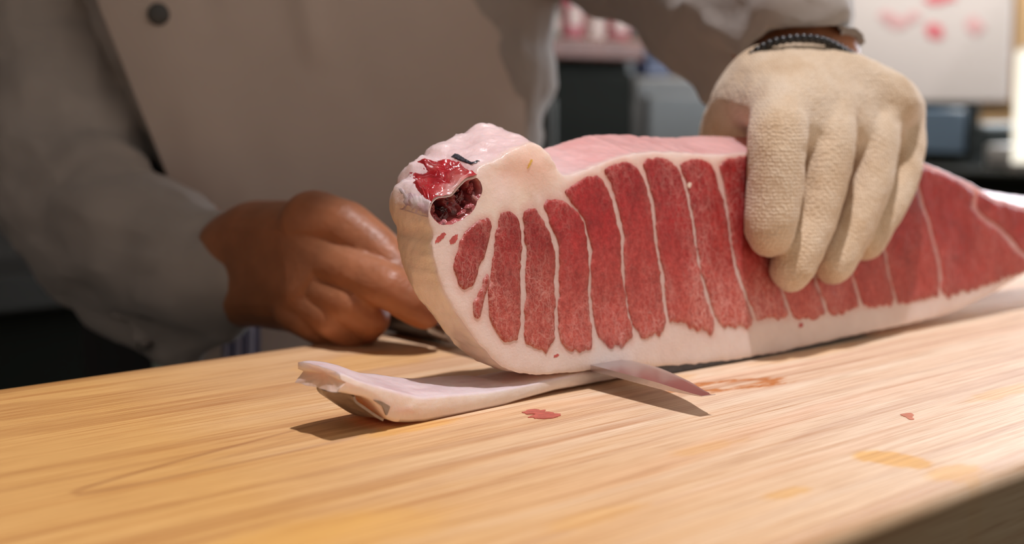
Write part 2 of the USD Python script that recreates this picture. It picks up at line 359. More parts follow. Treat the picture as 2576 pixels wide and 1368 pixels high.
# ------------------------------------------------------------------ the board and what carries it
BU0, BU1, BV0, BV1, BT = -0.35, 1.60, 0.2345, 0.6125, 0.075
def stain_mask(u, v, c, ru, rv, soften=0.35, seed=0, rag=0.8):
    d = np.hypot((u - c[0]) / ru, (v - c[1]) / rv)
    d = d + rag * (fbm(np.stack([u * 150, v * 230, 0 * u], -1), 4, seed) - 0.5)
    return np.clip((1.0 - d) / soften + 0.5, 0, 1)
def board_tone(P):
    u, v, z = P[..., 0], P[..., 1], P[..., 2]
    # growth rings: flat-sawn figure, a long loop on the left and straight close grain elsewhere
    wob = fbm(np.stack([u * 3.0, v * 9, z * 9], -1), 4, 3) - 0.5
    loop0 = onz(180, 1245)[:2]
    lu, lv = u - loop0[0], v - loop0[1] - 0.12 * (u - loop0[0])
    k = lv * 1.0 + 0.012 * wob
    par = np.sqrt(np.maximum(0, (lv + 0.006 * wob) ** 2 + 0)) - 0.040 * np.sqrt(np.maximum(lu, 0))
    base = np.array([0.76, 0.575, 0.415])
    amber = np.array([0.66, 0.375, 0.13])
    pink = np.array([0.76, 0.485, 0.33])
    pale = np.array([0.80, 0.67, 0.51])
    t = np.clip((0.52 - u - 0.25 * (0.45 - v)) / 0.26, 0, 1)[..., None]         # towards the left the wood turns darker and more amber
    c = base * (1 - t) + amber * t
    bands = fbm(np.stack([u * 2.2, v * 55 + 4 * wob, z * 55], -1), 4, 11)[..., None]
    c = c * (1 - 0.5 * np.clip((bands - 0.5) * 5, 0, 1)) + 0.5 * np.clip((bands - 0.5) * 5, 0, 1) * (pink * (1 - t) + amber * t)
    b2 = fbm(np.stack([u * 1.7, v * 85 + 6 * wob, z * 85], -1), 4, 23)[..., None]
    c = c * (1 + 0.0 * b2)
    m = np.clip((0.47 - b2) * 7, 0, 1) * (1 - t)
    c = c * (1 - 0.6 * m) + 0.6 * m * pale
    b3 = fbm(np.stack([u * 1.3, v * 150 + 8 * wob, z * 150], -1), 3, 37)[..., None]
    c = c * (1 - 0.20 * np.clip((b3 - 0.56) * 9, 0, 1) * np.array([0.7, 1.0, 1.1]))
    line = np.exp(-(par / 0.0011) ** 2) * (lu > 0) * np.clip(1.1 - lu / 0.26, 0, 1)
    line = line + 0.5 * np.exp(-((par + 0.010) / 0.0018) ** 2) * (lu > 0.03) * np.clip(1.1 - lu / 0.2, 0, 1)
    c = c * (1 - line[..., None] * np.array([0.42, 0.55, 0.55]))
    amb2 = np.array([0.72, 0.40, 0.11])
    for (x, y, ru, rv, s, sd, so) in STAINS:
        q = onz(x, y)
        mk = stain_mask(u, v, q, ru, rv, so, sd)[..., None] * s
        c = c * (1 - mk) + mk * amb2
    # a resinous ring where a knot begins, beside the tip of the knife
    q = onz(1838, 968)
    d = np.hypot((u - q[0]) / 0.027, (v - q[1] + 0.25 * (u - q[0])) / 0.0100) + 0.9 * (fbm(np.stack([u * 120, v * 420, 0 * u], -1), 3, 51) - 0.5)
    ringm = np.exp(-((d - 0.85) / 0.26) ** 2)[..., None] * 0.95
    c = c * (1 - ringm) + ringm * np.array([0.50, 0.165, 0.025])
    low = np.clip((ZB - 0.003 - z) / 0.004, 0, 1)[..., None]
    c = c * (1 - low) + low * c * np.array([0.24, 0.23, 0.18])  # sides below the edge darkened to paint in their shade
    return np.clip(c, 0.01, 0.95)
STAINS = [(2255, 1156, 0.0095, 0.0150, 0.85, 1, 0.25), (2400, 1190, 0.014, 0.008, 0.6, 2, 0.4), (2530, 985, 0.03, 0.006, 0.45, 3, 0.4),
          (1980, 1240, 0.010, 0.004, 0.6, 4, 0.4), (1780, 1125, 0.02, 0.005, 0.35, 5, 0.5), (930, 1330, 0.03, 0.014, 0.5, 6, 0.6),
          (1030, 1075, 0.022, 0.006, 0.7, 7, 0.4), (950, 905, 0.04, 0.02, 0.5, 8, 0.6), (1500, 1300, 0.02, 0.006, 0.4, 9, 0.5), (745, 1345, 0.03, 0.012, 0.6, 10, 0.6), (1680, 955, 0.02, 0.006, 0.35, 12, 0.5), (2060, 885, 0.05, 0.006, 0.35, 13, 0.5)]
def build_board():
    us = np.unique(np.r_[np.linspace(BU0, 0.1, 30), np.arange(0.1, 0.95, 0.0026), np.linspace(0.95, BU1, 60)])
    e = 0.004
    prof = [(BV0, -BT), (BV0, -0.03), (BV0, -0.0075), (BV0, -e), (BV0 + 0.3 * e, -0.3 * e)]
    prof += [(v, 0.0) for v in np.arange(BV0 + e, BV1 - e, 0.00125)] + [(BV1 - 0.3 * e, -0.3 * e), (BV1, -e), (BV1, -0.04), (BV1, -BT)]
    prof = np.array(prof)
    V = np.zeros((len(us), len(prof), 3))
    V[..., 0] = us[:, None]; V[..., 1] = prof[None, :, 0]; V[..., 2] = ZB + prof[None, :, 1]
    v = V.reshape(-1, 3); f = grid_faces(len(us), len(prof), True)
    n, m = len(us), len(prof)
    end = [[0, j, j + 1] for j in range(1, m - 1)]
    f = np.vstack([f, np.array(end), np.array(end)[:, ::-1] + (n - 1) * m])
    v, f = orient(v, f)
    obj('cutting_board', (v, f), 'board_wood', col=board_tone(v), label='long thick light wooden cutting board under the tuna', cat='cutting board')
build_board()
tb = thing('prep_table', 'dark steel prep table carrying the wooden cutting board', 'table', (0.6, 0.42, 0.0))
obj('tabletop', box((-0.5, 0.26, ZB - BT - 0.05), (1.7, 0.58, ZB - BT - 0.0005), 0.004), 'counter_dark', tb)
for x in (-0.42, 1.62):
    for y in (0.29, 0.55):
        obj('leg', box((x - 0.02, y - 0.02, 0.0), (x + 0.02, y + 0.02, ZB - BT - 0.05)), 'steel_dull', tb)

def flat_patch(name, px, z, m, label, cat, seed=0, rag=0.0020):
    p = np.array([onz(x, y)[:2] for x, y in px]); p = soft(resample(p, 0.0006), 1.5)
    c = p.mean(0); d = p - c
    p = p + rag * (fbm(np.c_[p * 700, np.zeros(len(p))], 3, seed) - 0.5)[:, None] * 2 * d / np.linalg.norm(d, axis=1, keepdims=True) * np.array([1.6, 0.5])
    q = sg.Polygon(p).buffer(0)
    q = max(getattr(q, 'geoms', [q]), key=lambda a: a.area)
    t = trimesh.creation.extrude_polygon(q, z, engine='earcut'); t.apply_translation((0, 0, ZB + 0.00005))
    obj(name, t, m, label=label, cat=cat, smooth=30)
flat_patch('blood_smear', [(1312, 1037), (1340, 1030), (1366, 1031), (1374, 1038), (1400, 1040), (1412, 1046), (1396, 1053), (1345, 1054), (1332, 1049), (1345, 1043), (1322, 1043)], 0.0003, 'blood', 'bright red ragged blood smear on the board below the skin strip', 'blood smear', 3)
flat_patch('blood_smear', [(2262, 1043), (2290, 1039), (2299, 1044), (2294, 1050), (2302, 1056), (2290, 1057), (2278, 1049)], 0.0002, 'blood_pale', 'small pale red blood fleck right on the board near the amber stain', 'blood smear', 4, 0.0004)

# ------------------------------------------------------------------ the tuna block
LEAN = math.radians(9.0)
FA = np.array([math.cos(FS), math.sin(FS), 0.0])
BK = np.array([-math.sin(FS), math.cos(FS), 0.0])              # straight back from the face
FB = UP * math.cos(LEAN) + BK * math.sin(LEAN)                  # up the leaning face
FN = -BK * math.cos(LEAN) + UP * math.sin(LEAN)                 # out of the face
F0 = np.array([0.45, 0.4275, ZB])
def st(x, y):
    q = onplane(x, y, F0, FN) - F0
    return np.array([q @ FA, q @ FB])
def stp(px): return np.array([st(x, y) for x, y in px])
def bulge(s, t):
    """how far the face stands out from its plane: fine unevenness and a soft belly"""
    return 0.0022 * (fbm(np.stack([s * 28, t * 28, 0 * s], -1), 3, 5) - 0.5) + 0.0003 * (fbm(np.stack([s * 260, t * 160, 0 * s], -1), 3, 6) - 0.5)
def face(p, off=0.0):
    p = np.asarray(p); s, t = p[:, 0], p[:, 1]
    return F0 + s[:, None] * FA + t[:, None] * FB + (bulge(s, t) + off)[:, None] * FN

OUT = [(1076, 543), (1083, 563), (1096, 592), (1089, 618), (1097, 656), (1109, 700), (1124, 741), (1147, 785), (1185, 835), (1211, 870), (1241, 902), (1273, 928), (1311, 939), (1369, 942), (1428, 937), (1483, 931), (1530, 922), (1590, 918), (1640, 922), (1722, 917), (1834, 906), (1960, 886), (2100, 854), (2205, 831), (2301, 811), (2381, 791), (2442, 764), (2502, 736), (2576, 688), (2700, 655),
       (2800, 640), (2810, 560), (2700, 535), (2576, 517), (2502, 497), (2446, 461), (2381, 430), (2319, 404), (2180, 392), (2050, 388), (1883, 385), (1789, 390), (1711, 383), (1646, 382), (1596, 387), (1535, 402), (1482, 424), (1441, 440), (1416, 440), (1399, 418), (1385, 394), (1370, 376), (1352, 362), (1333, 357), (1300, 372), (1263, 394), (1235, 410), (1208, 420), (1201, 440), (1173, 449), (1153, 467), (1135, 489), (1100, 493), (1083, 508)]
CAV = [(1100, 494), (1135, 490), (1154, 468), (1174, 451), (1202, 442), (1212, 462), (1212, 490), (1201, 515), (1180, 541), (1146, 561), (1111, 567), (1091, 556), (1082, 535), (1084, 512)]
def ragged(p, amp, scale, seed):
    """gives a traced outline the uneven edge of cut flesh"""
    d = np.gradient(p, axis=0); n = np.stack([d[:, 1], -d[:, 0]], 1); n /= np.linalg.norm(n, axis=1, keepdims=True) + 1e-9
    return p + n * (amp * 2 * (fbm(np.c_[p * scale, np.zeros(len(p))], 4, seed) - 0.5))[:, None]
def fill(poly, step, holes=(), jit=0.25, rimstep=0.0):
    """points and triangles of a polygon, boundary first"""
    ring = np.asarray(poly); P = sg.Polygon(ring, [h for h in holes])
    if not P.is_valid: P = P.buffer(0)
    x0, y0, x1, y1 = P.bounds
    g = np.stack(np.meshgrid(np.arange(x0, x1, step), np.arange(y0, y1, step)), -1).reshape(-1, 2)
    g = g + (np.random.default_rng(3).random(g.shape) - 0.5) * step * jit
    inn = shapely.contains_xy(P.buffer(-step * 0.55), g[:, 0], g[:, 1])
    rim = []
    if rimstep:
        q = P.buffer(-rimstep)
        for a in getattr(q, 'geoms', [q]):
            if not a.is_empty: rim.append(resample(np.array(a.exterior.coords)[:-1], step * 0.8))
    pts = np.vstack([ring, *holes, *rim, g[inn]])
    tri = Delaunay(pts).simplices
    c = pts[tri].mean(1)
    tri = tri[shapely.contains_xy(P, c[:, 0], c[:, 1])]
    a, b, d = pts[tri[:, 0]], pts[tri[:, 1]], pts[tri[:, 2]]
    area = (b[:, 0] - a[:, 0]) * (d[:, 1] - a[:, 1]) - (b[:, 1] - a[:, 1]) * (d[:, 0] - a[:, 0])
    tri[area < 0] = tri[area < 0][:, ::-1]
    return pts, tri[np.abs(area) > 1e-12], P

WID = 0.043
TOPZ = 0.25
fan_c = st(1290, 480)
def body_colour(P, wback, topness):
    q = P - F0; s, t = q @ FA, q @ FB
    n1 = fbm(np.stack([s * 40, t * 40, wback * 40], -1), 4, 9)[:, None]
    c = np.array([0.80, 0.60, 0.54]) * np.ones((len(P), 1))
    d = np.hypot(s - fan_c[0], (t - fan_c[1]))[:, None]
    cream = np.clip(1.25 - d / 0.030, 0, 1) * np.clip((n1 - 0.25) * 2.5, 0.2, 1)
    c = c * (1 - 0.8 * cream) + 0.8 * cream * np.array([0.84, 0.68, 0.53])
    k = st(1330, 420)
    dk = np.hypot((s - k[0]) / 0.013, (t - k[1]) / 0.010)[:, None]
    kn = np.clip(1.4 - dk, 0, 1)
    c = c * (1 - 0.7 * kn) + 0.7 * kn * np.array([0.80, 0.52, 0.42])
    # upper lining pink, side towards the skin creamy, lightened to paint bounce light
    tp = np.clip(topness, 0, 1)[:, None] * np.clip(wback / 0.003, 0, 1)[:, None]
    right = np.clip((s - st(1400, 420)[0]) / 0.03, 0, 1)[:, None]
    pink = np.array([0.80, 0.60, 0.60]) * (1 - right) + right * (np.array([0.78, 0.44, 0.43]) * (1 - 0.0 * n1))
    red = np.clip((n1 - 0.52) * 4, 0, 1) * right
    pink = pink * (1 - 0.35 * red) + 0.35 * red * np.array([0.72, 0.22, 0.22])
    c = c * (1 - tp) + tp * pink
    lo = (np.clip(1 - topness, 0, 1) * np.clip(wback / 0.003, 0, 1))[:, None]
    c = c * (1 - 0.8 * lo) + 0.8 * lo * np.array([0.88, 0.70, 0.53])
    ml = stp([(1850, 800), (2000, 790), (2160, 762), (2300, 745), (2381, 730), (2462, 705), (2576, 660), (2800, 640)])
    lean = (np.clip((s - st(1800, 600)[0]) / 0.10, 0, 1) * np.clip((t - np.interp(s, ml[:, 0], ml[:, 1])) / 0.004, 0, 1) * (wback < 0.0005))[:, None]
    c = c * (1 - 0.65 * lean) + 0.65 * lean * np.array([0.62, 0.22, 0.19])
    segs = shapely.union_all([sg.Polygon(stp(g[0])).buffer(0) for g in SEGS])
    fr = wback < 0.0005; dsg = np.full(len(P), 1.0); dsg[fr] = shapely.distance(shapely.points(np.c_[s, t][fr]), segs)
    near = np.clip(1.15 - dsg / 0.0026, 0, 1)[:, None] * (0.55 + 0.9 * (n1 - 0.35))
    c = c * (1 - near) + near * np.array([0.74, 0.42, 0.35])
    bl = stp([(2205, 831), (2301, 811), (2381, 791), (2442, 764), (2502, 736), (2576, 688), (2700, 655), (2800, 640)])
    far = (np.clip((s - st(2200, 420)[0]) / 0.05, 0, 1) * np.clip((t - np.interp(s, bl[:, 0], bl[:, 1]) - 0.022) / 0.008, 0, 1) * np.maximum(topness, 0.5))[:, None]
    c = c * (1 - 0.9 * far) + 0.9 * far * np.array([0.55, 0.16, 0.14])
    return np.clip(c, 0, 0.95)

def build_tuna():
    top = thing('tuna_block', 'large pink and red tuna belly block held by the gloved hand', 'tuna', F0 + 0.2 * FA)
    out = stp(OUT)
    out = soft(resample(out, 0.0012), 1.1)
    out = ragged(out, 0.0006, 260, 4)
    cav = soft(resample(stp(CAV), 0.0010), 1.2); cav = ragged(cav, 0.0009, 300, 8)
    # the cavity opens at the top edge of the face: keep it just inside the outline
    Pout = sg.Polygon(out).buffer(0)
    cavp = sg.Polygon(cav).buffer(0).intersection(Pout.buffer(-0.0009))
    cavp = max(getattr(cavp, 'geoms', [cavp]), key=lambda a: a.area)
    cav = resample(np.array(cavp.exterior.coords)[:-1], 0.0010)
    pts, tri, _ = fill(out, 0.00165, [cav], rimstep=0.0005)
    n = len(out)
    if sg.Polygon(out).exterior.is_ccw is False:
        pass
    ccw = sg.Polygon(out).exterior.is_ccw
    F3 = face(pts)
    # rounding: the rim of the face falls back a little, fine grit on the cut
    tree = cKDTree(out); dist = tree.query(pts)[0]
    F3 = F3 - FN * (0.0007 * np.exp(-dist / 0.0008))[:, None]
    # knob: the fin root swells out of the face
    kc = st(1335, 425); kd = np.hypot((pts[:, 0] - kc[0]) / 0.012, (pts[:, 1] - kc[1]) / 0.010)
    F3 = F3 + FN * (0.0030 * np.exp(-kd ** 2))[:, None]
    k2 = st(1300, 440); kd2 = np.hypot((pts[:, 0] - k2[0]) / 0.014, (pts[:, 1] - k2[1]) / 0.006)
    F3 = F3 - FN * (0.0016 * np.exp(-kd2 ** 2))[:, None]
    # strands of tissue fanning down from it
    an = np.arctan2(pts[:, 0] - st(1300, 430)[0], st(1300, 430)[1] - pts[:, 1]); rr = np.hypot(pts[:, 0] - st(1300, 430)[0], pts[:, 1] - st(1300, 430)[1])
    F3 = F3 + FN * (0.0010 * np.exp(-((rr - 0.018) / 0.012) ** 2) * (fbm(np.c_[an * 9, rr * 40, 0 * rr], 3, 17) - 0.5) * (pts[:, 0] < st(1480, 500)[0]))[:, None]
    # rings towards the back
    d = np.roll(soft(out, 6), -1, 0) - np.roll(soft(out, 6), 1, 0)
    nrm = np.stack([d[:, 1], -d[:, 0]], 1) * (1 if ccw else -1); nrm /= np.linalg.norm(nrm, axis=1, keepdims=True)
    nrm = soft(nrm, 5); nrm /= np.linalg.norm(nrm, axis=1, keepdims=True)
    upness = np.clip((nrm[:, 1] - 0.15) / 0.4, 0, 1); upness = soft(upness[:, None], 4)[:, 0]
    ws = np.r_[0.0003, 0.0009, 0.0020, np.arange(0.0033, 0.0420, 0.0013)]
    sidew = np.maximum(1 - upness, 0.9 * np.clip((st(1150, 470)[0] - out[:, 0]) / 0.010, 0, 1))
    rings, wv, tv = [], [], []
    base0 = F3[:n]
    botw = np.clip((-nrm[:, 1] - 0.2) / 0.5, 0, 1) * np.clip((out[:, 0] - st(1330, 930)[0]) / 0.02, 0, 1)
    for w in ws:
        x = np.clip((w - 0.011) / 0.033, 0, 1)
        ins = 0.024 * (1 - np.sqrt(np.maximum(0, 1 - x ** 2))) * sidew * (1 - 0.85 * botw)
        xt = np.clip((w - 0.028) / 0.016, 0, 1)
        rise = upness * (0.27 * min(w, 0.030) - 0.016 * (1 - np.sqrt(max(0, 1 - xt ** 2))))
        p = base0 + BK * w
        p = p - (FA * nrm[:, :1] + UP * nrm[:, 1:]) * ins[:, None] + UP * rise[:, None]
        nz = 0.0016 * (fbm(p * 90, 3, 13) - 0.5) + 0.0006 * (fbm(p * 500, 2, 14) - 0.5)
        lump = upness * (out[:, 0] < st(1415, 440)[0]) * (0.0030 * (fbm(p * 130, 3, 15) - 0.45) + 0.0017 * (fbm(p * 520, 3, 16) - 0.5))
        p = p + (FA * nrm[:, :1] + UP * nrm[:, 1:]) * (nz * min(1, w / 0.004) + lump * min(1, w / 0.004))[:, None]
        rings.append(p); wv.append(np.full(n, w)); tv.append(upness)
    nb = len(pts)
    V = np.vstack([F3] + rings)
    wb = np.r_[np.zeros(nb), np.concatenate(wv)]
    tn = np.r_[np.zeros(nb), np.concatenate(tv)]
    faces = [tri]
    k = np.arange(n); k1 = (k + 1) % n
    prev = k
    for r in range(len(rings)):
        cur = nb + r * n + k
        a, b, c, e = prev, prev[k1], cur[k1], cur
        faces += [np.stack([a, c, b], 1), np.stack([a, e, c], 1)]
        prev = cur
    last = rings[-1] - F0
    l2 = np.stack([last @ FA, last @ UP], 1)
    cap = earcut.triangulate_float64(l2, np.array([n], np.uint32)).reshape(-1, 3).astype(int)
    faces.append(cap[:, ::-1] + nb + (len(rings) - 1) * n)
    fc = np.vstack(faces)
    if not ccw:
        fc = np.vstack([tri] + [x[:, ::-1] for x in faces[1:]])
    V[:, 2] = np.maximum(V[:, 2], ZB + 0.0012)
    obj('fat_body', (V, fc), 'fat_flesh', top, col=body_colour(V, wb, tn), label='pale pink fat and connective tissue of the block')
    # blood cavity: an uneven bowl behind the hole
    cavb = resample(np.array(sg.Polygon(cav).buffer(0.0011).intersection(Pout).exterior.coords)[:-1], 0.0010)
    cp, ct, _ = fill(cavb, 0.0008)
    cd = cKDTree(resample(cav, 0.0003)).query(cp)[0] * np.where(shapely.contains_xy(sg.Polygon(cav), cp[:, 0], cp[:, 1]), 1, 0)
    fold = np.abs(fbm(np.c_[cp[:, 0] * 330 + cp[:, 1] * 120, cp[:, 1] * 110, np.zeros(len(cp))], 3, 21) - 0.5) * 2
    dep = 0.0005 + 0.013 * (1 - np.exp(-cd / 0.0035)) + (0.016 * (fold - 0.3) + 0.008 * (fbm(np.c_[cp * 620, np.zeros(len(cp))], 3, 22) - 0.5)) * np.clip(cd / 0.0025, 0, 1)
    C3 = face(cp, -0.0004) - FN * (0.0007 * np.exp(-cKDTree(out).query(cp)[0] / 0.0008))[:, None] + BK * dep[:, None]
    cn = (0.75 - fold * 0.9 + 0.5 * (fbm(np.c_[cp * 300, dep * 200], 3, 24) - 0.5))[:, None]
    cc = np.array([0.030, 0.005, 0.007]) * (1 - np.clip((cn - 0.4) * 4, 0, 1)) + np.clip((cn - 0.4) * 4, 0, 1) * np.array([0.26, 0.026, 0.03])
    edge = np.exp(-cd / 0.0012)[:, None]
    cc = cc * (1 - 0.7 * edge) + 0.7 * edge * np.array([0.62, 0.16, 0.16])
    obj('blood_cavity', (C3, ct), 'gore_wet', top, col=cc, label='dark red hollow filled with clotted blood')
    # clots and torn lumps within the hollow
    for i, (x, y, dd, sx, sz, colr) in enumerate([(1107, 526, 0.0065, 0.0020, 0.0036, (0.26, 0.022, 0.022)), (1134, 549, 0.0055, 0.0036, 0.0018, (0.10, 0.010, 0.012)), (1152, 526, 0.0085, 0.0040, 0.0024, (0.07, 0.008, 0.010)), (1180, 500, 0.0065, 0.0022, 0.0040, (0.13, 0.012, 0.014)),
                                              (1197, 474, 0.0040, 0.0014, 0.0030, (0.30, 0.03, 0.035)), (1172, 536, 0.0030, 0.0036, 0.0011, (0.34, 0.05, 0.055)), (1122, 561, 0.0022, 0.0010, 0.0020, (0.52, 0.18, 0.19)), (1201, 502, 0.0018, 0.0010, 0.0026, (0.50, 0.18, 0.19)), (1186, 520, 0.0022, 0.0024, 0.0009, (0.46, 0.12, 0.13))]):
        c0 = face(st(x, y)[None], 0)[0] + BK * dd
        ic = trimesh.creation.icosphere(4, 1.0); v = np.array(ic.vertices)
        v = v * (0.7 + 0.8 * (fbm(v * 2.6 + 9 * i, 4, 200 + i) - 0.4))[:, None]
        an = rng.uniform(-0.7, 0.7)
        v = v * np.array([sx, 0.0022, sz]); v = np.stack([v[:, 0] * math.cos(an) - v[:, 2] * math.sin(an), v[:, 1], v[:, 0] * math.sin(an) + v[:, 2] * math.cos(an)], 1)
        v = c0 + v[:, :1] * FA + v[:, 1:2] * BK + v[:, 2:] * UP
        obj('clot', (v, np.array(ic.faces)), 'gore_wet', top, col=np.tile(colr, (len(v), 1)))
    # wet red flesh on the sloping top behind the hollow: follows the rim backwards
    i0 = int(np.argmin(np.linalg.norm(out - st(1084, 506), axis=1))); i1 = int(np.argmin(np.linalg.norm(out - st(1204, 432), axis=1)))
    seq = np.arange(i1, i0 + 1) if i1 < i0 else np.r_[np.arange(i1, n), np.arange(0, i0 + 1)]
    def lay(seq, wmax, off, seed, colf, lumps, name, m, label=None, w0=-0.0006, nw=64):
        a = len(seq); u = np.linspace(0, 1, nw)
        jit_ = fbm(np.c_[np.linspace(0, 9, a), np.zeros((a, 2))], 4, seed + 5)
        stack = np.array([base0] + rings)[:, seq]                     # the body's own surface under the piece
        wl = np.r_[0, ws]
        P = np.zeros((a, nw, 3)); C = np.zeros((a, nw, 3))
        for i in range(a):
            wm = wmax(i / (a - 1)) * (0.72 + 0.56 * jit_[i])
            w = w0 + (wm - w0) * u
            for k in range(3): P[i, :, k] = np.interp(np.maximum(w, 0), wl, stack[:, i, k])
            P[i, :, :] += BK * np.minimum(w, 0)[:, None]
        q = P.reshape(-1, 3)
        aa, uu = np.meshgrid(np.linspace(0, 1, a), u, indexing='ij')
        mask = (np.clip(np.minimum(aa, 1 - aa) / 0.08, 0, 1) * np.clip((1 - uu) / 0.16, 0, 1) * np.clip(uu / 0.06 + 0.5, 0, 1)).reshape(-1)
        lump = off * (0.55 + lumps * (fbm(q * 210, 4, seed) - 0.5) + 0.45 * lumps * (fbm(q * 560, 3, seed + 1) - 0.5))
        q = q + (UP * 0.9 - BK * 0.35)[None] * (lump * mask - 0.0006 * (1 - mask))[:, None]
        obj(name, orient(q, grid_faces(a, nw)), m, top, col=colf(q, aa.reshape(-1), uu.reshape(-1)), label=label)
    def red_col(q, a, u):
        k = fbm(q * 170, 4, 31)[:, None]; k2 = fbm(q * 90, 3, 33)[:, None]
        c = np.array([0.42, 0.018, 0.026]) * np.ones((len(q), 1))
        w = 0.8 * np.clip((k - 0.53) * 4.5, 0, 1) * np.clip(1.2 - u / 0.75, 0, 1)[:, None]
        c = c * (1 - w) + w * np.array([0.72, 0.30, 0.27])
        dk = np.clip((0.44 - k2) * 6, 0, 1)
        c = c * (1 - 0.6 * dk) + 0.6 * dk * np.array([0.28, 0.015, 0.025])
        lip = (np.clip(1.25 - u / 0.26 - 0.9 * np.abs(k[:, 0] - 0.5) * 4, 0, 1) * np.clip(1.4 - np.abs(a - 0.5) / 0.24, 0, 1))[:, None] * 0.85
        return c * (1 - lip) + lip * np.array([0.74, 0.48, 0.46])
    lay(seq, lambda a: 0.0265 * (1 - 0.75 * abs(2 * (a - 0.45)) ** 3) + 0.002 * math.sin(23 * a), 0.0026, 41, red_col, 2.2, 'red_flesh', 'gore_wet', 'glossy wet red flesh above the dark hollow')
    j0 = int(np.argmin(np.linalg.norm(out - st(1077, 546), axis=1))); j1 = int(np.argmin(np.linalg.norm(out - st(1086, 500), axis=1)))
    seq2 = np.arange(j1, j0 + 1) if j1 < j0 else np.r_[np.arange(j1, n), np.arange(0, j0 + 1)]
    lay(seq2, lambda a: 0.021 + 0.004 * math.sin(5 * a + 1), 0.0019, 45, lambda q, a, u: np.array([0.77, 0.59, 0.58]) * (1 - np.clip((fbm(q * 190, 3, 47)[:, None] - 0.48) * 4, 0, 1)) + np.clip((fbm(q * 190, 3, 47)[:, None] - 0.48) * 4, 0, 1) * np.array([0.62, 0.37, 0.41]), 1.7, 'torn_membrane', 'membrane', 'purplish white torn membrane at the left shoulder')
    # scrap of black skin left on the top
    sk = [(1141, 384), (1150, 386), (1160, 394), (1175, 402), (1192, 408), (1205, 404), (1210, 401), (1200, 408), (1188, 411), (1170, 406), (1152, 400), (1138, 402), (1143, 393)]
    bodym = trimesh.Trimesh(V, fc, process=False)
    def on_body(px, lift=0.0004):
        px = np.asarray(px, float); d = np.array([ray(x, y) for x, y in px]); d /= np.linalg.norm(d, axis=1, keepdims=True)
        loc, ri, _ = bodym.ray.intersects_location(np.tile(EYE, (len(d), 1)), d, multiple_hits=False)
        out_ = np.full((len(px), 3), np.nan); out_[ri] = loc - d[ri] * lift
        return out_
    def skin_film(name, poly, m, lift, label, seed, step=1.6):
        p2 = soft(resample(np.array(poly, float), 1.4), 0.7)
        p2 = p2 + 1.6 * (fbm(np.c_[p2 * 0.35, np.zeros(len(p2))], 3, seed)[:, None] - 0.5) * 2
        sp, tr, _ = fill(p2, step)
        a = on_body(sp, lift); ok = ~np.isnan(a[:, 0])
        a[~ok] = a[ok].mean(0)
        tr = tr[ok[tr].all(1)]
        a = a + UP * (0.0005 * (fbm(np.c_[sp * 0.2, np.zeros(len(sp))], 3, seed + 1) - 0.4))[:, None]
        b = a + BK * 0.0006 - UP * 0.0003
        rimk = np.arange(len(p2)); r2 = (rimk + 1) % len(p2); N = len(a)
        good = ok[rimk] & ok[r2]
        sk_ = np.vstack([np.stack([rimk, r2, r2 + N], 1), np.stack([rimk, r2 + N, rimk + N], 1)])[np.r_[good, good]]
        obj(name, orient(np.vstack([a, b]), np.vstack([tr, tr[:, ::-1] + N, sk_])), m, top, label=label)
    skin_film('skin_scrap', [(1136, 394), (1143, 387), (1152, 387), (1163, 394), (1176, 402), (1186, 408), (1196, 405), (1208, 402), (1200, 409), (1188, 413), (1172, 408), (1156, 402), (1146, 397)], 'black_skin', 0.0006, 'thin black scrap of skin left on the top edge', 61)
    skin_film('red_spot', [(1096, 604), (1104, 594), (1117, 584), (1122, 588), (1116, 598), (1104, 610), (1094, 613)], 'red_stain', 0.00015, None, 63)
    skin_film('red_spot', [(1131, 606), (1137, 596), (1146, 590), (1153, 589), (1151, 600), (1144, 612), (1134, 616)], 'red_stain', 0.00015, None, 65)
    skin_film('fat_fleck', [(1730, 462), (1735, 458), (1741, 462), (1739, 468), (1735, 473), (1731, 469)], 'fleck_cream', 0.0014, None, 67)
    skin_film('red_spot', [(1392, 898), (1396, 892), (1404, 889), (1407, 893), (1401, 898), (1395, 901)], 'red_stain', 0.00015, None, 69)
    skin_film('red_spot', [(2009, 820), (2010, 813), (2016, 811), (2021, 816), (2018, 823), (2012, 825)], 'red_stain', 0.00015, None, 71)
    skin_film('fibre', [(1326, 422), (1333, 408), (1338, 400), (1341, 402), (1337, 411), (1330, 423)], 'fleck_gold', 0.0004, 'golden sliver on the fin root', 73, 1.0)
    la = np.array([onplane(x, y, F0 + BK * 0.002, FN) for x, y in [(1652, 918), (1722, 914), (1834, 903), (1960, 883), (2100, 851), (2205, 828)]])  # black skin under the block, also standing in for the shadowed gap
    la = spline(la, 50); n_ = len(la)
    A_ = []
    for w in (0.0, 0.012, 0.024, 0.034): A_.append(la + BK * w)
    up_ = np.array(A_); lo_ = up_.copy(); hz = np.linspace(1, 0.2, n_)
    lo_[..., 2] = np.maximum(ZB + 0.0004, up_[..., 2] - 0.0042 * hz); up_[..., 2] = np.maximum(up_[..., 2], lo_[..., 2] + 0.0008)
    ring_ = np.concatenate([lo_, up_[::-1]], 0).transpose(1, 0, 2)
    m_ = ring_.shape[1]; kq = np.arange(1, m_ - 1)
    cap_ = np.stack([np.zeros(m_ - 2, int), kq, kq + 1], 1)
    obj('skin_shadow_layer', orient(ring_.reshape(-1, 3), np.vstack([grid_faces(n_, m_, True), cap_, cap_[:, ::-1] + (n_ - 1) * m_])), 'black_skin', top, label='dark skin still attached under the block, doubling as painted gap shadow')
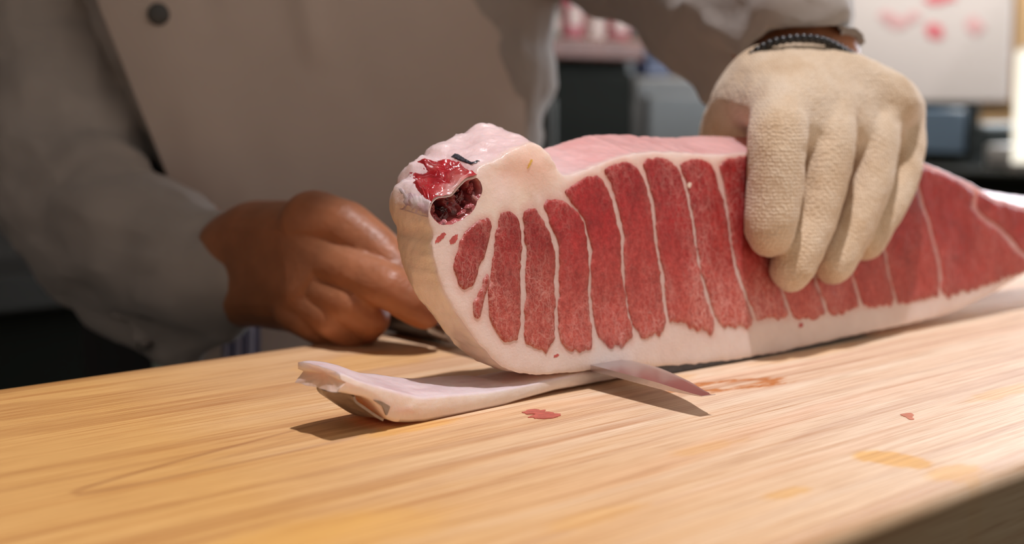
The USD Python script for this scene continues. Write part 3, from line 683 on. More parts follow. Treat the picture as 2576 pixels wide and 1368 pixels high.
    # muscle segments
    for i, (seg, m, lo) in enumerate(SEGS):
        p = stp(seg); p = soft(resample(p, 0.0011), 1.5)
        p = ragged(p, 0.0008, 230, 70 + i); p = ragged(p, 0.0009, 620, 170 + i)
        P = sg.Polygon(p).buffer(0)
        lowk = np.clip((st(1600, 770)[1] - p[:, 1]) / 0.006, 0, 1)
        p = p + np.c_[np.zeros(len(p)), lowk * 0.0040 * (fbm(np.c_[p[:, 0] * 520, np.zeros((len(p), 2))], 3, 270 + i) - 0.5)]
        P = sg.Polygon(p).buffer(0)
        P = P.buffer(0.0002 if i < 10 else 0.0006).intersection(Pout.buffer(-0.0008))
        P = max(getattr(P, 'geoms', [P]), key=lambda a: a.area)
        ring = resample(np.array(P.exterior.coords)[:-1], 0.0010)
        sp, tr, _ = fill(ring, 0.0014)
        nr = len(ring)
        dd = cKDTree(ring).query(sp)[0]; dd[:nr] = 0
        prof = 0.00035 * (1 - np.exp(-dd / 0.0012)) + 0.00035
        fine = 0.00035 * (fbm(np.c_[sp[:, 0] * 700, sp[:, 1] * 220, np.zeros(len(sp))], 3, 90 + i) - 0.5) * np.clip(dd / 0.001, 0, 1)
        P3 = face(sp) + FN * (prof + fine)[:, None] - FN * (0.0007 * np.exp(-cKDTree(out).query(sp)[0] / 0.0008))[:, None]
        skirt = P3[:nr] - FN * 0.0016
        kk = np.arange(nr); k2 = (kk + 1) % nr
        if not sg.Polygon(ring).exterior.is_ccw: kk, k2 = k2, kk
        fs = np.vstack([tr, np.stack([kk, len(sp) + k2, k2], 1), np.stack([kk, len(sp) + kk, len(sp) + k2], 1)])
        tt = sp[:, 1]; h0 = st(1700, 830)[1]; h1 = st(1700, 520)[1]
        fat = np.clip((h1 - tt) / (h1 - h0), 0, 1) ** 1.2 * 0.8 * (1 - 0.55 * np.clip((sp[:, 0] - st(2000, 700)[0]) / 0.12, 0, 1))
        fat = fat * 0.85 + 0.3 * (fbm(np.c_[sp * 60, np.zeros(len(sp))], 3, 99) - 0.45)
        fat = fat + 0.5 * np.exp(-dd / 0.0006) * 0.6
        colv = np.repeat(np.clip(np.r_[fat, fat[:nr]], 0, 1)[:, None], 3, 1)
        obj('muscle_segment', (np.vstack([P3, skirt]), fs), m, top, col=colv, label=lo)
SEGS = [
    ([(1171, 587), (1192, 563), (1206, 553), (1219, 549), (1232, 551), (1236, 570), (1232, 590), (1223, 622), (1211, 656), (1196, 698), (1178, 730), (1160, 731), (1150, 706), (1144, 677), (1146, 645), (1157, 614)], 'muscle_dark', 'small dark leaf-shaped segment below the hollow'),
    ([(1219, 690), (1229, 688), (1228, 712), (1218, 742), (1212, 772), (1206, 802), (1193, 803), (1191, 765), (1197, 744), (1209, 724)], 'muscle_mid', 'narrow red sliver at the left tip'),
    ([(1260, 537), (1274, 530), (1291, 535), (1302, 552), (1308, 589), (1311, 633), (1306, 692), (1308, 747), (1306, 803), (1301, 852), (1287, 864), (1264, 855), (1247, 835), (1233, 811), (1229, 782), (1226, 750), (1230, 712), (1235, 677), (1241, 633), (1246, 589)], 'muscle_dark', None),
    ([(1318, 524), (1333, 519), (1350, 530), (1366, 563), (1383, 598), (1396, 648), (1394, 692), (1396, 747), (1393, 806), (1393, 852), (1381, 882), (1352, 876), (1326, 864), (1321, 847), (1320, 794), (1325, 747), (1322, 692), (1325, 633), (1321, 583), (1316, 545)], 'muscle_dark', None),
    ([(1364, 513), (1380, 504), (1403, 502), (1425, 509), (1446, 530), (1463, 556), (1476, 602), (1480, 668), (1478, 749), (1487, 831), (1487, 876), (1441, 886), (1411, 872), (1406, 823), (1405, 765), (1407, 706), (1407, 662), (1404, 606), (1390, 578), (1372, 540)], 'muscle_mid', None),
    ([(1418, 483), (1453, 457), (1486, 442), (1511, 448), (1531, 483), (1543, 524), (1551, 553), (1562, 602), (1563, 688), (1573, 749), (1580, 798), (1591, 831), (1593, 856), (1556, 872), (1523, 866), (1504, 843), (1492, 790), (1487, 708), (1489, 635), (1478, 569), (1457, 532), (1439, 510)], 'muscle_mid', None),
    ([(1517, 428), (1539, 414), (1572, 405), (1596, 418), (1613, 442), (1625, 475), (1636, 516), (1643, 569), (1648, 618), (1659, 676), (1664, 729), (1669, 782), (1675, 819), (1662, 839), (1621, 852), (1599, 831), (1584, 782), (1574, 708), (1571, 635), (1572, 586), (1562, 545), (1553, 504), (1537, 459)], 'muscle_mid', None),
    ([(1613, 410), (1629, 399), (1654, 395), (1682, 405), (1699, 418), (1711, 446), (1723, 487), (1735, 545), (1744, 602), (1755, 667), (1767, 729), (1784, 778), (1797, 819), (1793, 843), (1756, 827), (1711, 811), (1684, 811), (1676, 749), (1673, 700), (1662, 651), (1653, 586), (1648, 524), (1634, 475), (1623, 438)], 'muscle_mid', None),
    ([(1709, 416), (1727, 403), (1756, 401), (1781, 408), (1797, 430), (1809, 475), (1822, 516), (1830, 569), (1837, 627), (1844, 676), (1857, 717), (1878, 762), (1894, 803), (1883, 827), (1842, 819), (1811, 815), (1798, 790), (1782, 741), (1765, 688), (1755, 627), (1747, 569), (1738, 516), (1724, 455)], 'muscle_mid', None),
    ([(1811, 418), (1830, 401), (1854, 396), (1900, 394), (1915, 480), (1930, 600), (1953, 700), (1986, 800), (1932, 800), (1904, 803), (1882, 750), (1864, 705), (1850, 650), (1842, 600), (1834, 540), (1826, 480)], 'muscle_mid', None),
    ([(1910, 395), (1990, 395), (2000, 480), (2018, 600), (2048, 720), (2076, 789), (2040, 799), (1998, 802), (1964, 705), (1938, 600), (1924, 480)], 'muscle_lean', None),
    ([(2000, 396), (2080, 396), (2098, 480), (2118, 600), (2146, 720), (2160, 772), (2120, 785), (2086, 788), (2058, 710), (2030, 600), (2010, 480)], 'muscle_lean', None),
    ([(2090, 396), (2182, 400), (2200, 500), (2215, 600), (2234, 700), (2250, 761), (2210, 768), (2172, 770), (2156, 715), (2130, 600), (2108, 480)], 'muscle_lean', None),
    ([(2192, 402), (2285, 408), (2304, 450), (2312, 507), (2332, 559), (2344, 623), (2357, 684), (2356, 742), (2300, 756), (2258, 760), (2242, 690), (2224, 600), (2209, 500)], 'muscle_lean', None),
    ([(2295, 411), (2381, 440), (2430, 466), (2450, 487), (2440, 519), (2464, 550), (2516, 584), (2537, 612), (2560, 640), (2610, 668), (2500, 706), (2462, 718), (2381, 744), (2367, 740), (2368, 684), (2356, 623), (2343, 559), (2324, 507), (2314, 450)], 'muscle_lean', None),
    ([(2462, 484), (2502, 510), (2576, 530), (2680, 546), (2680, 630), (2620, 652), (2568, 630), (2547, 600), (2522, 572), (2474, 540), (2456, 516)], 'muscle_lean', None),
]
build_tuna()

# ------------------------------------------------------------------ the strip of skin being taken off
def build_strip():
    top = thing('skin_strip', 'pale fatty strip of tuna skin curling up left of the tuna block', 'fish skin', onz(1250, 1018))
    vp = lambda u: 0.4235 + 0.012 * np.clip((u - 0.31) / 0.08, 0, 1) - 0.0 * u
    # front edge of the strip: top and bottom line, traced on its upright front side
    T = [(853, 934), (879, 949), (912, 962), (943, 970), (987, 981), (1020, 991), (1049, 999), (1067, 1001), (1109, 995), (1147, 992), (1240, 985), (1306, 972), (1399, 953), (1464, 938), (1529, 930), (1600, 917)]
    B = [(848, 985), (884, 992), (905, 995), (935, 1003), (955, 1030), (968, 1054), (994, 1061), (1031, 1062), (1067, 1060), (1120, 1053), (1190, 1036), (1250, 1022), (1399, 980), (1552, 952), (1610, 941)]
    pn = np.array([0.03, -1.0, 0]); pn /= np.linalg.norm(pn); pp = np.array([0.40, 0.4305, ZB])
    tp = np.array([onplane(x, y, pp, pn) for x, y in T]); bp = np.array([onplane(x, y, pp, pn) for x, y in B])
    TB = [(765, 905), (800, 906), (837, 915), (855, 920), (881, 931), (917, 940), (942, 941), (970, 945), (1005, 951), (1045, 954), (1078, 951), (1113, 949), (1166, 946), (1278, 932), (1400, 915)]
    tb_ = np.array([onplane(x, y, pp + np.array([0, 0.029, 0]), pn) for x, y in TB])
    u = np.arange(min(tp[0, 0], bp[0, 0]), tp[-1, 0], 0.0011)
    zt = gaussian_filter1d(np.interp(u, tp[:, 0], tp[:, 2]), 3); zb = gaussian_filter1d(np.interp(u, bp[:, 0], bp[:, 2]), 2)
    zb = np.maximum(zb, ZB + 0.0004)
    zk = gaussian_filter1d(np.interp(u, tb_[:, 0], tb_[:, 2]), 3); zk = np.where(u < 0.41, zk, np.minimum(zk, zt)); zk = np.clip(zk, zb + 0.003, zt + 0.012)
    vf = pp[1] + 0.03 * (u - pp[0]); wid = 0.033
    cols = 22
    x = np.linspace(0, 1, cols)
    V = []; C = []
    nu = len(u)
    end = 0.004 * np.exp(-(u - u[0]) / 0.01)
    for i in range(nu):
        # a closed section: front side up, top back, back side down, bottom forward
        h = zt[i] - zb[i]
        wid = 0.031 - 0.004 * math.exp(-(u[i] - u[0]) / 0.02); lift = zk[i] - zt[i]
        nf, nt = 8, 26
        fr = [(0.0007 * math.sin(math.pi * k / nf) * -1, zb[i] + h * k / nf) for k in range(nf)]
        tpz = [(wid * k / nt, zt[i] + 0.0008 * math.sin(math.pi * k / nt) + lift * (k / nt)) for k in range(nt + 1)]
        bkz = [(wid, zb[i] + (h + lift) * (1 - k / 6)) for k in range(1, 6)]
        bo = [(wid * (1 - k / 12), zb[i]) for k in range(12)]
        sec = np.array(fr + tpz + bkz + bo)
        V.append(np.stack([np.full(len(sec), u[i]), vf[i] + sec[:, 0], sec[:, 1]], 1))
    m = len(V[0]); V = np.array(V)
    kind = np.array([0] * 8 + [1] * 27 + [2] * 5 + [3] * 12)
    # the left end is torn: stagger it, deeper in the middle layers
    fall = np.exp(-(u - u[0]) / 0.006)[:, None]
    hh = (V[..., 2] - zb[:, None]) / (zt - zb)[:, None]
    V[..., 0] += fall * (0.0014 * (fbm(np.stack([hh * 3, V[..., 1] * 190, 0 * hh], -1), 3, 71) - 0.5) * 2 + 0.0028 * np.exp(-((hh - 0.48) / 0.13) ** 2) + 0.0012 * hh)
    q = V.reshape(-1, 3)
    nz = 0.0013 * (fbm(np.c_[q[:, 0] * 60, q[:, 1:] * 160], 4, 73) - 0.5) + 0.0005 * (fbm(np.c_[q[:, 0] * 160, q[:, 1:] * 700], 3, 74) - 0.5)
    V = V + np.where(kind == 3, 0, 1)[None, :, None] * nz.reshape(nu, m)[..., None] * np.array([0.0, -0.5, 0.85])
    v = V.reshape(-1, 3); f = grid_faces(nu, m, True)
    # end caps
    c0, c1 = V[0].mean(0) + np.array([0.003, 0, 0]), V[-1].mean(0)
    v = np.vstack([v, c0, c1]); k = np.arange(m)
    f = np.vstack([f, np.stack([np.full(m, len(v) - 2), k, (k + 1) % m], 1), np.stack([np.full(m, len(v) - 1), (nu - 1) * m + (k + 1) % m, (nu - 1) * m + k], 1)])
    hcol = np.r_[((V[..., 2] - zb[:, None]) / (zt - zb)[:, None]).ravel(), 0.5, 0.5]
    kd = np.r_[np.tile(kind, nu), 0, 0]
    n1 = fbm(np.c_[v[:, 0] * 55, v[:, 1:] * 190], 4, 75)[:, None]
    c = np.array([0.80, 0.63, 0.56]) * np.ones((len(v), 1))
    tpm = np.clip((hcol - 0.86) / 0.12, 0, 1)[:, None]
    c = c * (1 - tpm) + tpm * np.array([0.78, 0.61, 0.63])
    st1 = np.clip((n1 - 0.53) * 7, 0, 1) * tpm
    c = c * (1 - 0.35 * st1) + 0.35 * st1 * np.array([0.56, 0.36, 0.40])
    red = (np.exp(-((v[:, 0] - 0.357) / 0.012) ** 2 - ((hcol - 0.42) / 0.16) ** 2) * np.clip((n1[:, 0] - 0.5) * 6, 0, 1) * (v[:, 0] > 0.33))[:, None]
    c = c * (1 - 0.55 * red) + 0.55 * red * np.array([0.65, 0.10, 0.09])
    groove = (np.exp(-((hcol - 0.48) / 0.10) ** 2) * np.exp(-(np.maximum(v[:, 0] - u[0], 0)) / 0.012))[:, None]
    c = c * (1 - 0.6 * groove) + 0.6 * groove * np.array([0.74, 0.34, 0.25])
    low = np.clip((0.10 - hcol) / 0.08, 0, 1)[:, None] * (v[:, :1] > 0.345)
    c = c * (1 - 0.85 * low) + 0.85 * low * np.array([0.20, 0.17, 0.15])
    v, f = orient(v, f)
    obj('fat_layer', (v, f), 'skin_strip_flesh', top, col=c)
    # the loose flap of grey skin under the raised end
    fl = [(969, 1054), (945, 1040), (922, 1024), (906, 1013), (898, 1004), (897, 997)]
    fp = spline(np.array([onplane(x, y, pp, pn) for x, y in fl]), 24)
    th = 0.0010
    d = np.gradient(fp, axis=0); nn = np.stack([-d[:, 2], 0 * d[:, 0], d[:, 0]], 1); nn /= np.linalg.norm(nn, axis=1, keepdims=True)
    rows = []
    for yv in np.linspace(0.0, 0.026, 12):
        rows.append(fp + np.array([0.0015 * math.sin(yv * 300), yv + 0.0008, 0]))
    Rw = np.array(rows); S = np.concatenate([Rw, (Rw + nn[None] * th)[::-1]], 0)
    ns, ms = S.shape[:2]; v = S.reshape(-1, 3); v[:, 2] = np.maximum(v[:, 2], ZB + 0.0004)
    f = grid_faces(ns, ms); close = np.array([[(ns - 1) * ms + j, (ns - 1) * ms + j + 1, j + 1] for j in range(ms - 1)] + [[(ns - 1) * ms + j, j + 1, j] for j in range(ms - 1)])
    obj('skin_flap', orient(v, np.vstack([f, close])), 'grey_skin', top, label='loose grey brown skin edge curling under the strip')
    sv = np.array([onplane(x, y, pp, pn) for x, y in [(934, 1004), (955, 1008), (978, 1021), (968, 1046), (958, 1020), (945, 1012)]])
    p2 = soft(resample(sv[:, [0, 2]], 0.0005), 1.0)
    t = trimesh.creation.extrude_polygon(sg.Polygon(p2).buffer(0), 0.0006, engine='earcut')
    vv = np.array(t.vertices); vv = np.stack([vv[:, 0], pp[1] + 0.03 * (vv[:, 0] - pp[0]) - 0.0012 + vv[:, 2], vv[:, 1]], 1)
    obj('skin_patch', orient(vv, np.array(t.faces)), 'grey_skin', top, label='bare grey skin showing in the notch of the strip')
build_strip()

# ------------------------------------------------------------------ the knife
TIP = onz(1800, 992, 0.0085)
HEEL = onz(1040, 794, 0.0125)          # inside the fist
KDIR = HEEL - TIP; KL = np.linalg.norm(KDIR); KDIR /= KL
def build_knife():
    top = thing('knife', 'slim steel knife slicing under the tuna block, its tip pointing right', 'knife', TIP)
    e0 = onz(1640, 915, 0.0125); s0 = onz(1532, 934, 0.0115)
    # blade outline measured from the tip along the knife
    def loc(p): d = p - TIP; return d @ KDIR
    side = np.cross(KDIR, UP); side /= np.linalg.norm(side)
    if side[0] < 0: side = -side                                     # towards +u: the cutting edge
    tips = [(1800, 992), (1790, 984), (1770, 972), (1735, 951), (1690, 932), (1640, 913)]
    spine = [(1800, 992), (1780, 990), (1740, 983), (1690, 972), (1640, 960), (1590, 948), (1540, 936)]
    E_ = np.array([[loc(onz(x, y, 0.010)), (onz(x, y, 0.010) - TIP) @ side] for x, y in tips])
    S_ = np.array([[loc(onz(x, y, 0.010)), (onz(x, y, 0.010) - TIP) @ side] for x, y in spine])
    E_[0] = S_[0] = 0
    blade_len = KL - 0.035
    ls = np.unique(np.r_[np.linspace(0, 0.004, 8), np.linspace(0.004, blade_len, 90)])
    eo = np.interp(ls, E_[:, 0], E_[:, 1]); so = np.interp(ls, S_[:, 0], S_[:, 1])
    far = ls > min(E_[-1, 0], S_[-1, 0])
    wid = (np.interp(min(E_[-1, 0], S_[-1, 0]), E_[:, 0], E_[:, 1]) - np.interp(min(E_[-1, 0], S_[-1, 0]), S_[:, 0], S_[:, 1]))
    sl = (S_[-1, 1] - S_[2, 1]) / (S_[-1, 0] - S_[2, 0])
    so[far] = np.interp(min(E_[-1, 0], S_[-1, 0]), S_[:, 0], S_[:, 1]) + 0.0 * ls[far]; eo[far] = so[far] + wid
    so = gaussian_filter1d(so, 2); eo = gaussian_filter1d(eo, 2); so[0] = eo[0] = 0
    rows = []
    for l, e, s in zip(ls, eo, so):
        th = 0.0026 * min(1, l / 0.03 + 0.12)
        c = TIP + KDIR * l
        mid = s + (e - s) * 0.72
        rows.append([c + side * s - UP * th * 0.5, c + side * s + UP * th * 0.5, c + side * mid + UP * th * 0.42, c + side * e - UP * th * 0.1, c + side * mid - UP * th * 0.5])
    V = np.array(rows); n, m = V.shape[:2]
    f = grid_faces(n, m, True); k = np.arange(m)
    f = np.vstack([f, [[0, 1, 2], [0, 2, 3], [0, 3, 4]], np.array([[0, 2, 1], [0, 3, 2], [0, 4, 3]]) + (n - 1) * m])
    obj('blade', orient(V.reshape(-1, 3), f), 'steel_blade', top, smooth=20)
    cs = side * float((so[-1] + eo[-1]) / 2)
    b0 = TIP + KDIR * blade_len + cs
    obj('ferrule', tube([b0 - KDIR * 0.004, b0 + KDIR * 0.012, b0 + KDIR * 0.018], [(0.011, 0.011)] * 3, 20), 'ferrule_steel', top)
    obj('handle', tube(np.array([b0 + KDIR * q for q in np.linspace(0.014, 0.135, 10)]) , [0.0115 + 0.002 * math.sin(q * 3) for q in np.linspace(0, 1, 10)], 16), 'dark_handle', top)
    return b0, side
KB0, KSIDE = build_knife()

# ------------------------------------------------------------------ the chef
PER = thing('person', 'person in white jacket and apron, gloved hand on the tuna, knife in the other', 'person', (0.74, 0.93, 0.0))
TC = np.array([0.674, 0.949])                                        # middle of the torso
yaw = math.radians(-27)
TR = np.array([math.cos(yaw), math.sin(yaw), 0]); TFv = np.array([math.sin(yaw), -math.cos(yaw), 0])   # to image right, to the front
def torso(x, y, z): return np.array([TC[0], TC[1], 0]) + TR * x + TFv * y + UP * z
def hullpts(rows): return [np.r_[p, r] for p, r in rows]

def build_person():
    # ---- bare right hand with the knife, image left
    wr = at(590, 690, 0.845); el = at(170, 480, 1.00); sh = torso(-0.20, 0.0, 1.36)
    hd = 0.765
    hb = at(700, 640, hd + 0.03)
    # frame of the fist around the handle
    idx_k = at(868, 660, 0.735); mid_k = at(860, 700, 0.752); rin_k = at(800, 745, 0.765); lit_k = at(745, 770, 0.780)
    P = []
    wrist = [np.r_[at(600, 640, 0.838), 0.026], np.r_[at(600, 720, 0.842), 0.025]]
    palm = [np.r_[at(640, 600, 0.822), 0.022], np.r_[at(650, 730, 0.820), 0.021], np.r_[at(780, 600, 0.775), 0.021], np.r_[at(850, 660, 0.757), 0.020], np.r_[at(800, 730, 0.765), 0.021], np.r_[at(860, 790, 0.757), 0.014]]
    P.append(m3.Manifold.batch_hull([ball(p[:3], p[3]) for p in wrist + palm[:2]]))
    P.append(m3.Manifold.batch_hull([ball(p[:3], p[3]) for p in palm]))
    P += chain([np.r_[el, 0.04], np.r_[at(420, 610, 0.91), 0.036], np.r_[at(600, 685, 0.84), 0.028]])
    fing = [
        [(790, 570, .770, .020), (870, 575, .752, .0150), (940, 620, .742, .0125), (1000, 680, .736, .0115), (1045, 735, .732, .0100)],          # thumb side, far over the handle
        [(850, 665, .752, .0165), (905, 690, .735, .0128), (985, 725, .722, .0118), (1035, 760, .722, .0108), (1066, 784, .726, .0092)],         # index, along the blade's neck
        [(835, 735, .752, .0150), (890, 765, .735, .0122), (930, 800, .738, .0110), (915, 822, .752, .0100)],
        [(800, 765, .758, .0145), (845, 800, .744, .0120), (880, 828, .748, .0108), (862, 838, .765, .0095)],
        [(750, 775, .770, .0140), (790, 808, .757, .0112), (828, 835, .760, .0100), (815, 838, .775, .0090)]]
    for fg in fing:
        P += chain([np.r_[at(x, y, d), r] for x, y, d, r in fg])
    # ---- arm and hand inside the glove, neck and head
    gw = at(2020, 92, 0.765)
    le = at(1640, -190, 1.02); ls = torso(0.20, 0.0, 1.37)
    P += chain([np.r_[ls, 0.050], np.r_[le, 0.042], np.r_[at(1850, -40, 0.885), 0.034], np.r_[at(2012, 118, 0.795), 0.0245], np.r_[at(2020, 190, 0.770), 0.016]])
    P.append(m3.Manifold.batch_hull([ball(at(1850, -40, 0.885), 0.034), ball(at(1965, 140, 0.795), 0.021), ball(at(2070, 145, 0.797), 0.021)]))
    P += chain([np.r_[sh, 0.052], np.r_[at(165, 150, 1.06), 0.045], np.r_[el, 0.040]])
    P += [m3.Manifold.batch_hull([ball(torso(-0.10, 0, 1.36), 0.06), ball(torso(0.10, 0, 1.36), 0.06), ball(torso(-0.05, 0.02, 1.0), 0.085), ball(torso(0.05, 0.02, 1.0), 0.085)])]
    P += chain([np.r_[torso(0, 0, 1.38), 0.06], np.r_[torso(0, 0.04, 1.50), 0.055]])
    hc = torso(0, 0.075, 1.62)
    P += [m3.Manifold.batch_hull([ball(hc + UP * 0.03, 0.083), ball(hc + TFv * 0.03 - UP * 0.06, 0.055), ball(hc - TFv * 0.03 + UP * 0.02, 0.08)])]
    P += chain([np.r_[hc + TFv * 0.085 + UP * 0.015, 0.010], np.r_[hc + TFv * 0.108 - UP * 0.025, 0.014]])
    P += [m3.Manifold.batch_hull([ball(hc + TFv * 0.083 - UP * 0.062 + TR * s, 0.008) for s in (-0.02, 0, 0.02)])]
    for s in (-1, 1): P.append(m3.Manifold.batch_hull([ball(hc + TR * s * 0.084 + UP * 0.01, 0.012), ball(hc + TR * s * 0.088 - UP * 0.02, 0.009)]))
    body = organic(P, 0.0045, 10)
    obj('body', body, 'skin_brown', PER, smooth=True)
    obj('hair', organic([m3.Manifold.batch_hull([ball(hc + UP * 0.042 - TFv * 0.012, 0.088), ball(hc - TFv * 0.05 + UP * 0.01, 0.076)]) - m3.Manifold.cube([0.4, 0.4, 0.4], True).translate([float(x) for x in (hc + TFv * 0.25 - UP * 0.12)])], 0.008, 2), 'hair_black', PER, smooth=True)
    for s in (-1, 1): obj('eye', arr(ball(hc + TFv * 0.079 + TR * s * 0.032 + UP * 0.02, 0.0115)), 'eye_white', PER, smooth=True)
    # ---- jacket: trunk and two sleeves in one
    J = []
    def slab(z, hw, hd_, fw, r=0.05, cx=0.0):
        return [ball(torso(cx + s * (hw - r), fw + q * (hd_ - r), z), r) for s in (-1, 1) for q in (-1, 1)]
    J.append(m3.Manifold.batch_hull(slab(0.62, 0.125, 0.115, 0.0, cx=0.035) + slab(0.95, 0.138, 0.130, 0.01, cx=0.03)))
    J.append(m3.Manifold.batch_hull(slab(0.95, 0.138, 0.130, 0.01, cx=0.03) + slab(1.13, 0.180, 0.130, 0.015)))
    J.append(m3.Manifold.batch_hull(slab(1.13, 0.180, 0.130, 0.015) + slab(1.36, 0.19, 0.09, 0.0, 0.06)))
    J.append(m3.Manifold.batch_hull(slab(1.34, 0.19, 0.08, 0.0, 0.06) + [ball(torso(0, 0.01, 1.43), 0.062)]))
    # image-left sleeve: upper arm, elbow, forearm to the cuff
    J += chain([np.r_[sh, 0.082], np.r_[at(160, 150, 1.07), 0.068], np.r_[at(170, 480, 1.00), 0.056]])
    J += chain([np.r_[at(170, 480, 1.00), 0.056], np.r_[at(250, 590, 0.955), 0.052], np.r_[at(400, 660, 0.90), 0.047], np.r_[at(520, 695, 0.862), 0.040]])
    J.append(m3.Manifold.batch_hull([ball(at(520, 695, 0.862), 0.040), ball(at(583, 585, 0.846), 0.012), ball(at(566, 800, 0.846), 0.014), ball(at(590, 690, 0.820), 0.012), ball(at(575, 690, 0.875), 0.012)]))
    J.append(m3.Manifold.batch_hull([ball(at(330, 640, 0.93), 0.045), ball(at(520, 695, 0.862), 0.036), ball(at(560, 820, 0.850), 0.014), ball(at(440, 850, 0.89), 0.020), ball(at(300, 740, 0.94), 0.03)]))
    # image-right sleeve
    J += chain([np.r_[ls, 0.085], np.r_[at(1560, -230, 1.06), 0.072], np.r_[at(1700, -110, 0.985), 0.060]])
    J.append(m3.Manifold.batch_hull([ball(at(1700, -110, 0.985), 0.060), ball(at(1930, -10, 0.86), 0.046), ball(at(1790, 120, 0.90), 0.030)]))
    cuff = [(1905, 118, .80, .008), (1960, 62, .79, .008), (2015, 50, .785, .008), (2065, 58, .785, .008), (2110, 88, .79, .008), (2132, 120, .80, .008), (1858, 168, .835, .010), (1808, 235, .875, .012)]
    J.append(m3.Manifold.batch_hull([ball(at(1930, -10, 0.86), 0.046), ball(at(1790, 120, 0.90), 0.030)] + [ball(at(x, y, d), r) for x, y, d, r in cuff]))
    J.append(m3.Manifold.batch_hull([ball(at(1930, -10, 0.86), 0.046), ball(at(1985, 30, 0.775), 0.020), ball(at(2055, 34, 0.775), 0.020), ball(at(2100, 100, 0.79), 0.013), ball(at(1900, 120, 0.79), 0.013)]))
    hole = m3.Manifold.batch_hull([ball(at(x, 188, d), 0.0265) for x in (1990, 2050) for d in (0.70, 0.80)] + [ball(at(x, 260, d), 0.0265) for x in (1990, 2060) for d in (0.70, 0.80)])
    jk = organic(J, 0.007, 4, cut=[hole])
    v = np.array(jk.vertices); nn = np.array(jk.vertex_normals)
    fold = 0.022 * (fbm(np.c_[v[:, 0] * 9, v[:, 1] * 9, v[:, 2] * 26], 3, 81) - 0.5) + 0.014 * (fbm(v * 22, 3, 82) - 0.5)
    jk.vertices = v + nn * fold[:, None]
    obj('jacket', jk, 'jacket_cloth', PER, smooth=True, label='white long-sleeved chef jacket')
    # ---- apron in front, a shell over the trunk
    xs = np.linspace(-1, 1, 61); zs = np.linspace(0.50, 1.33, 70)
    A = []
    for z in zs:
        hw = np.interp(z, [0.5, 0.95, 1.10, 1.20, 1.33], [0.120, 0.126, 0.150, 0.146, 0.115])
        row = []
        for x in xs:
            X = x * hw; y = 0.152 * math.sqrt(max(0, 1 - (abs(X) / 0.235) ** 2.6)) + 0.008
            y += 0.005 * (fbm(np.array([[X * 16, 0.0, z * 5]]), 3, 83)[0] - 0.5) * 2 + 0.006 * math.exp(-((X + 0.012 - 0.02 * (z - 1.1)) / 0.010) ** 2) * (z > 1.06)
            row.append(torso(X + np.interp(z, [0.5, 0.95, 1.10, 1.33], [0.02, 0.016, -0.014, -0.016]), y, z))
        A.append(row)
    A = np.array(A); inner = A - TFv * 0.004
    n, m = A.shape[:2]; v = np.vstack([A.reshape(-1, 3), inner.reshape(-1, 3)]); f = grid_faces(n, m); N = n * m
    rim = list(range(m)) + [i * m + m - 1 for i in range(1, n)] + [(n - 1) * m + j for j in range(m - 2, -1, -1)] + [i * m for i in range(n - 2, 0, -1)]
    rf = []
    for a, b in zip(rim, rim[1:] + rim[:1]): rf += [[a, b, b + N], [a, b + N, a + N]]
    ap = obj('apron', orient(v, np.vstack([f, f[:, ::-1] + N, rf])), 'apron_cloth', PER, smooth=50, label='plain off-white bib apron')
    for s in (-1, 1):
        st_ = np.array([torso(s * 0.108 - 0.016, 0.128, 1.325), torso(s * 0.10, 0.10, 1.40), torso(s * 0.06, 0.03, 1.455), torso(0, -0.06, 1.46)])
        obj('strap', tube(spline(st_, 20), [(0.004, 0.014)] * 20, 10), 'apron_cloth', ap)
    bt = onplane(395, 40, torso(0, 0.13, 1.1), TFv); bx_ = (bt - np.r_[TC, 0]) @ TR
    bt = torso(bx_, 0.152 * math.sqrt(max(0, 1 - (abs(bx_) / 0.235) ** 2.6)) + 0.012, bt[2])
    obj('button', tube([bt - TFv * 0.006, bt + TFv * 0.003, bt + TFv * 0.004], [0.0075, 0.0075, 0.006], 18), 'button_dark', PER, label='dark button at the edge of the bib')
    # ---- cloth ends hanging below the cuff
    def hang(name, x0, x1, y0, y1, d, m, label, folds=3, thick=0.01):
        a = []
        for i, q in enumerate(np.linspace(0, 1, 26)):
            r = []
            for p in np.linspace(0, 1, 22):
                r.append(at(x0 + (x1 - x0) * p, y0 + (y1 - y0) * q, d) + TFv * (0.006 * math.sin(p * folds * 2 * math.pi + 0.6 * q)))
            a.append(r)
        a = np.array(a); b = a - TFv * thick; n, m_ = a.shape[:2]
        v = np.vstack([a.reshape(-1, 3), b.reshape(-1, 3)]); f = grid_faces(n, m_); N = n * m_
        rim = list(range(m_)) + [i * m_ + m_ - 1 for i in range(1, n)] + [(n - 1) * m_ + j for j in range(m_ - 2, -1, -1)] + [i * m_ for i in range(n - 2, 0, -1)]
        rf = []
        for p, q in zip(rim, rim[1:] + rim[:1]): rf += [[p, q, q + N], [p, q + N, p + N]]
        obj(name, orient(v, np.vstack([f, f[:, ::-1] + N, rf])), m, PER, smooth=40, label=label)
    hang('hand_towel', 560, 655, 690, 1250, 0.93, 'cool_lit_cloth', 'white cloth tucked at the waist below the cuff, tinted lavender for cool side light')
    hang('cloth_end', 385, 440, 840, 1200, 0.98, 'pale_green_cloth', 'narrow pale green cloth end beside the apron', 1)
    # ---- trousers and shoes, behind the table
    T = []
    for s in (-1, 1):
        T += chain([np.r_[torso(s * 0.09, 0, 0.92), 0.095], np.r_[torso(s * 0.10, 0.02, 0.5), 0.072], np.r_[torso(s * 0.10, -0.01, 0.10), 0.06]])
    obj('trousers', organic(T, 0.02, 4), 'trouser_cloth', PER, smooth=True, label='black trousers')
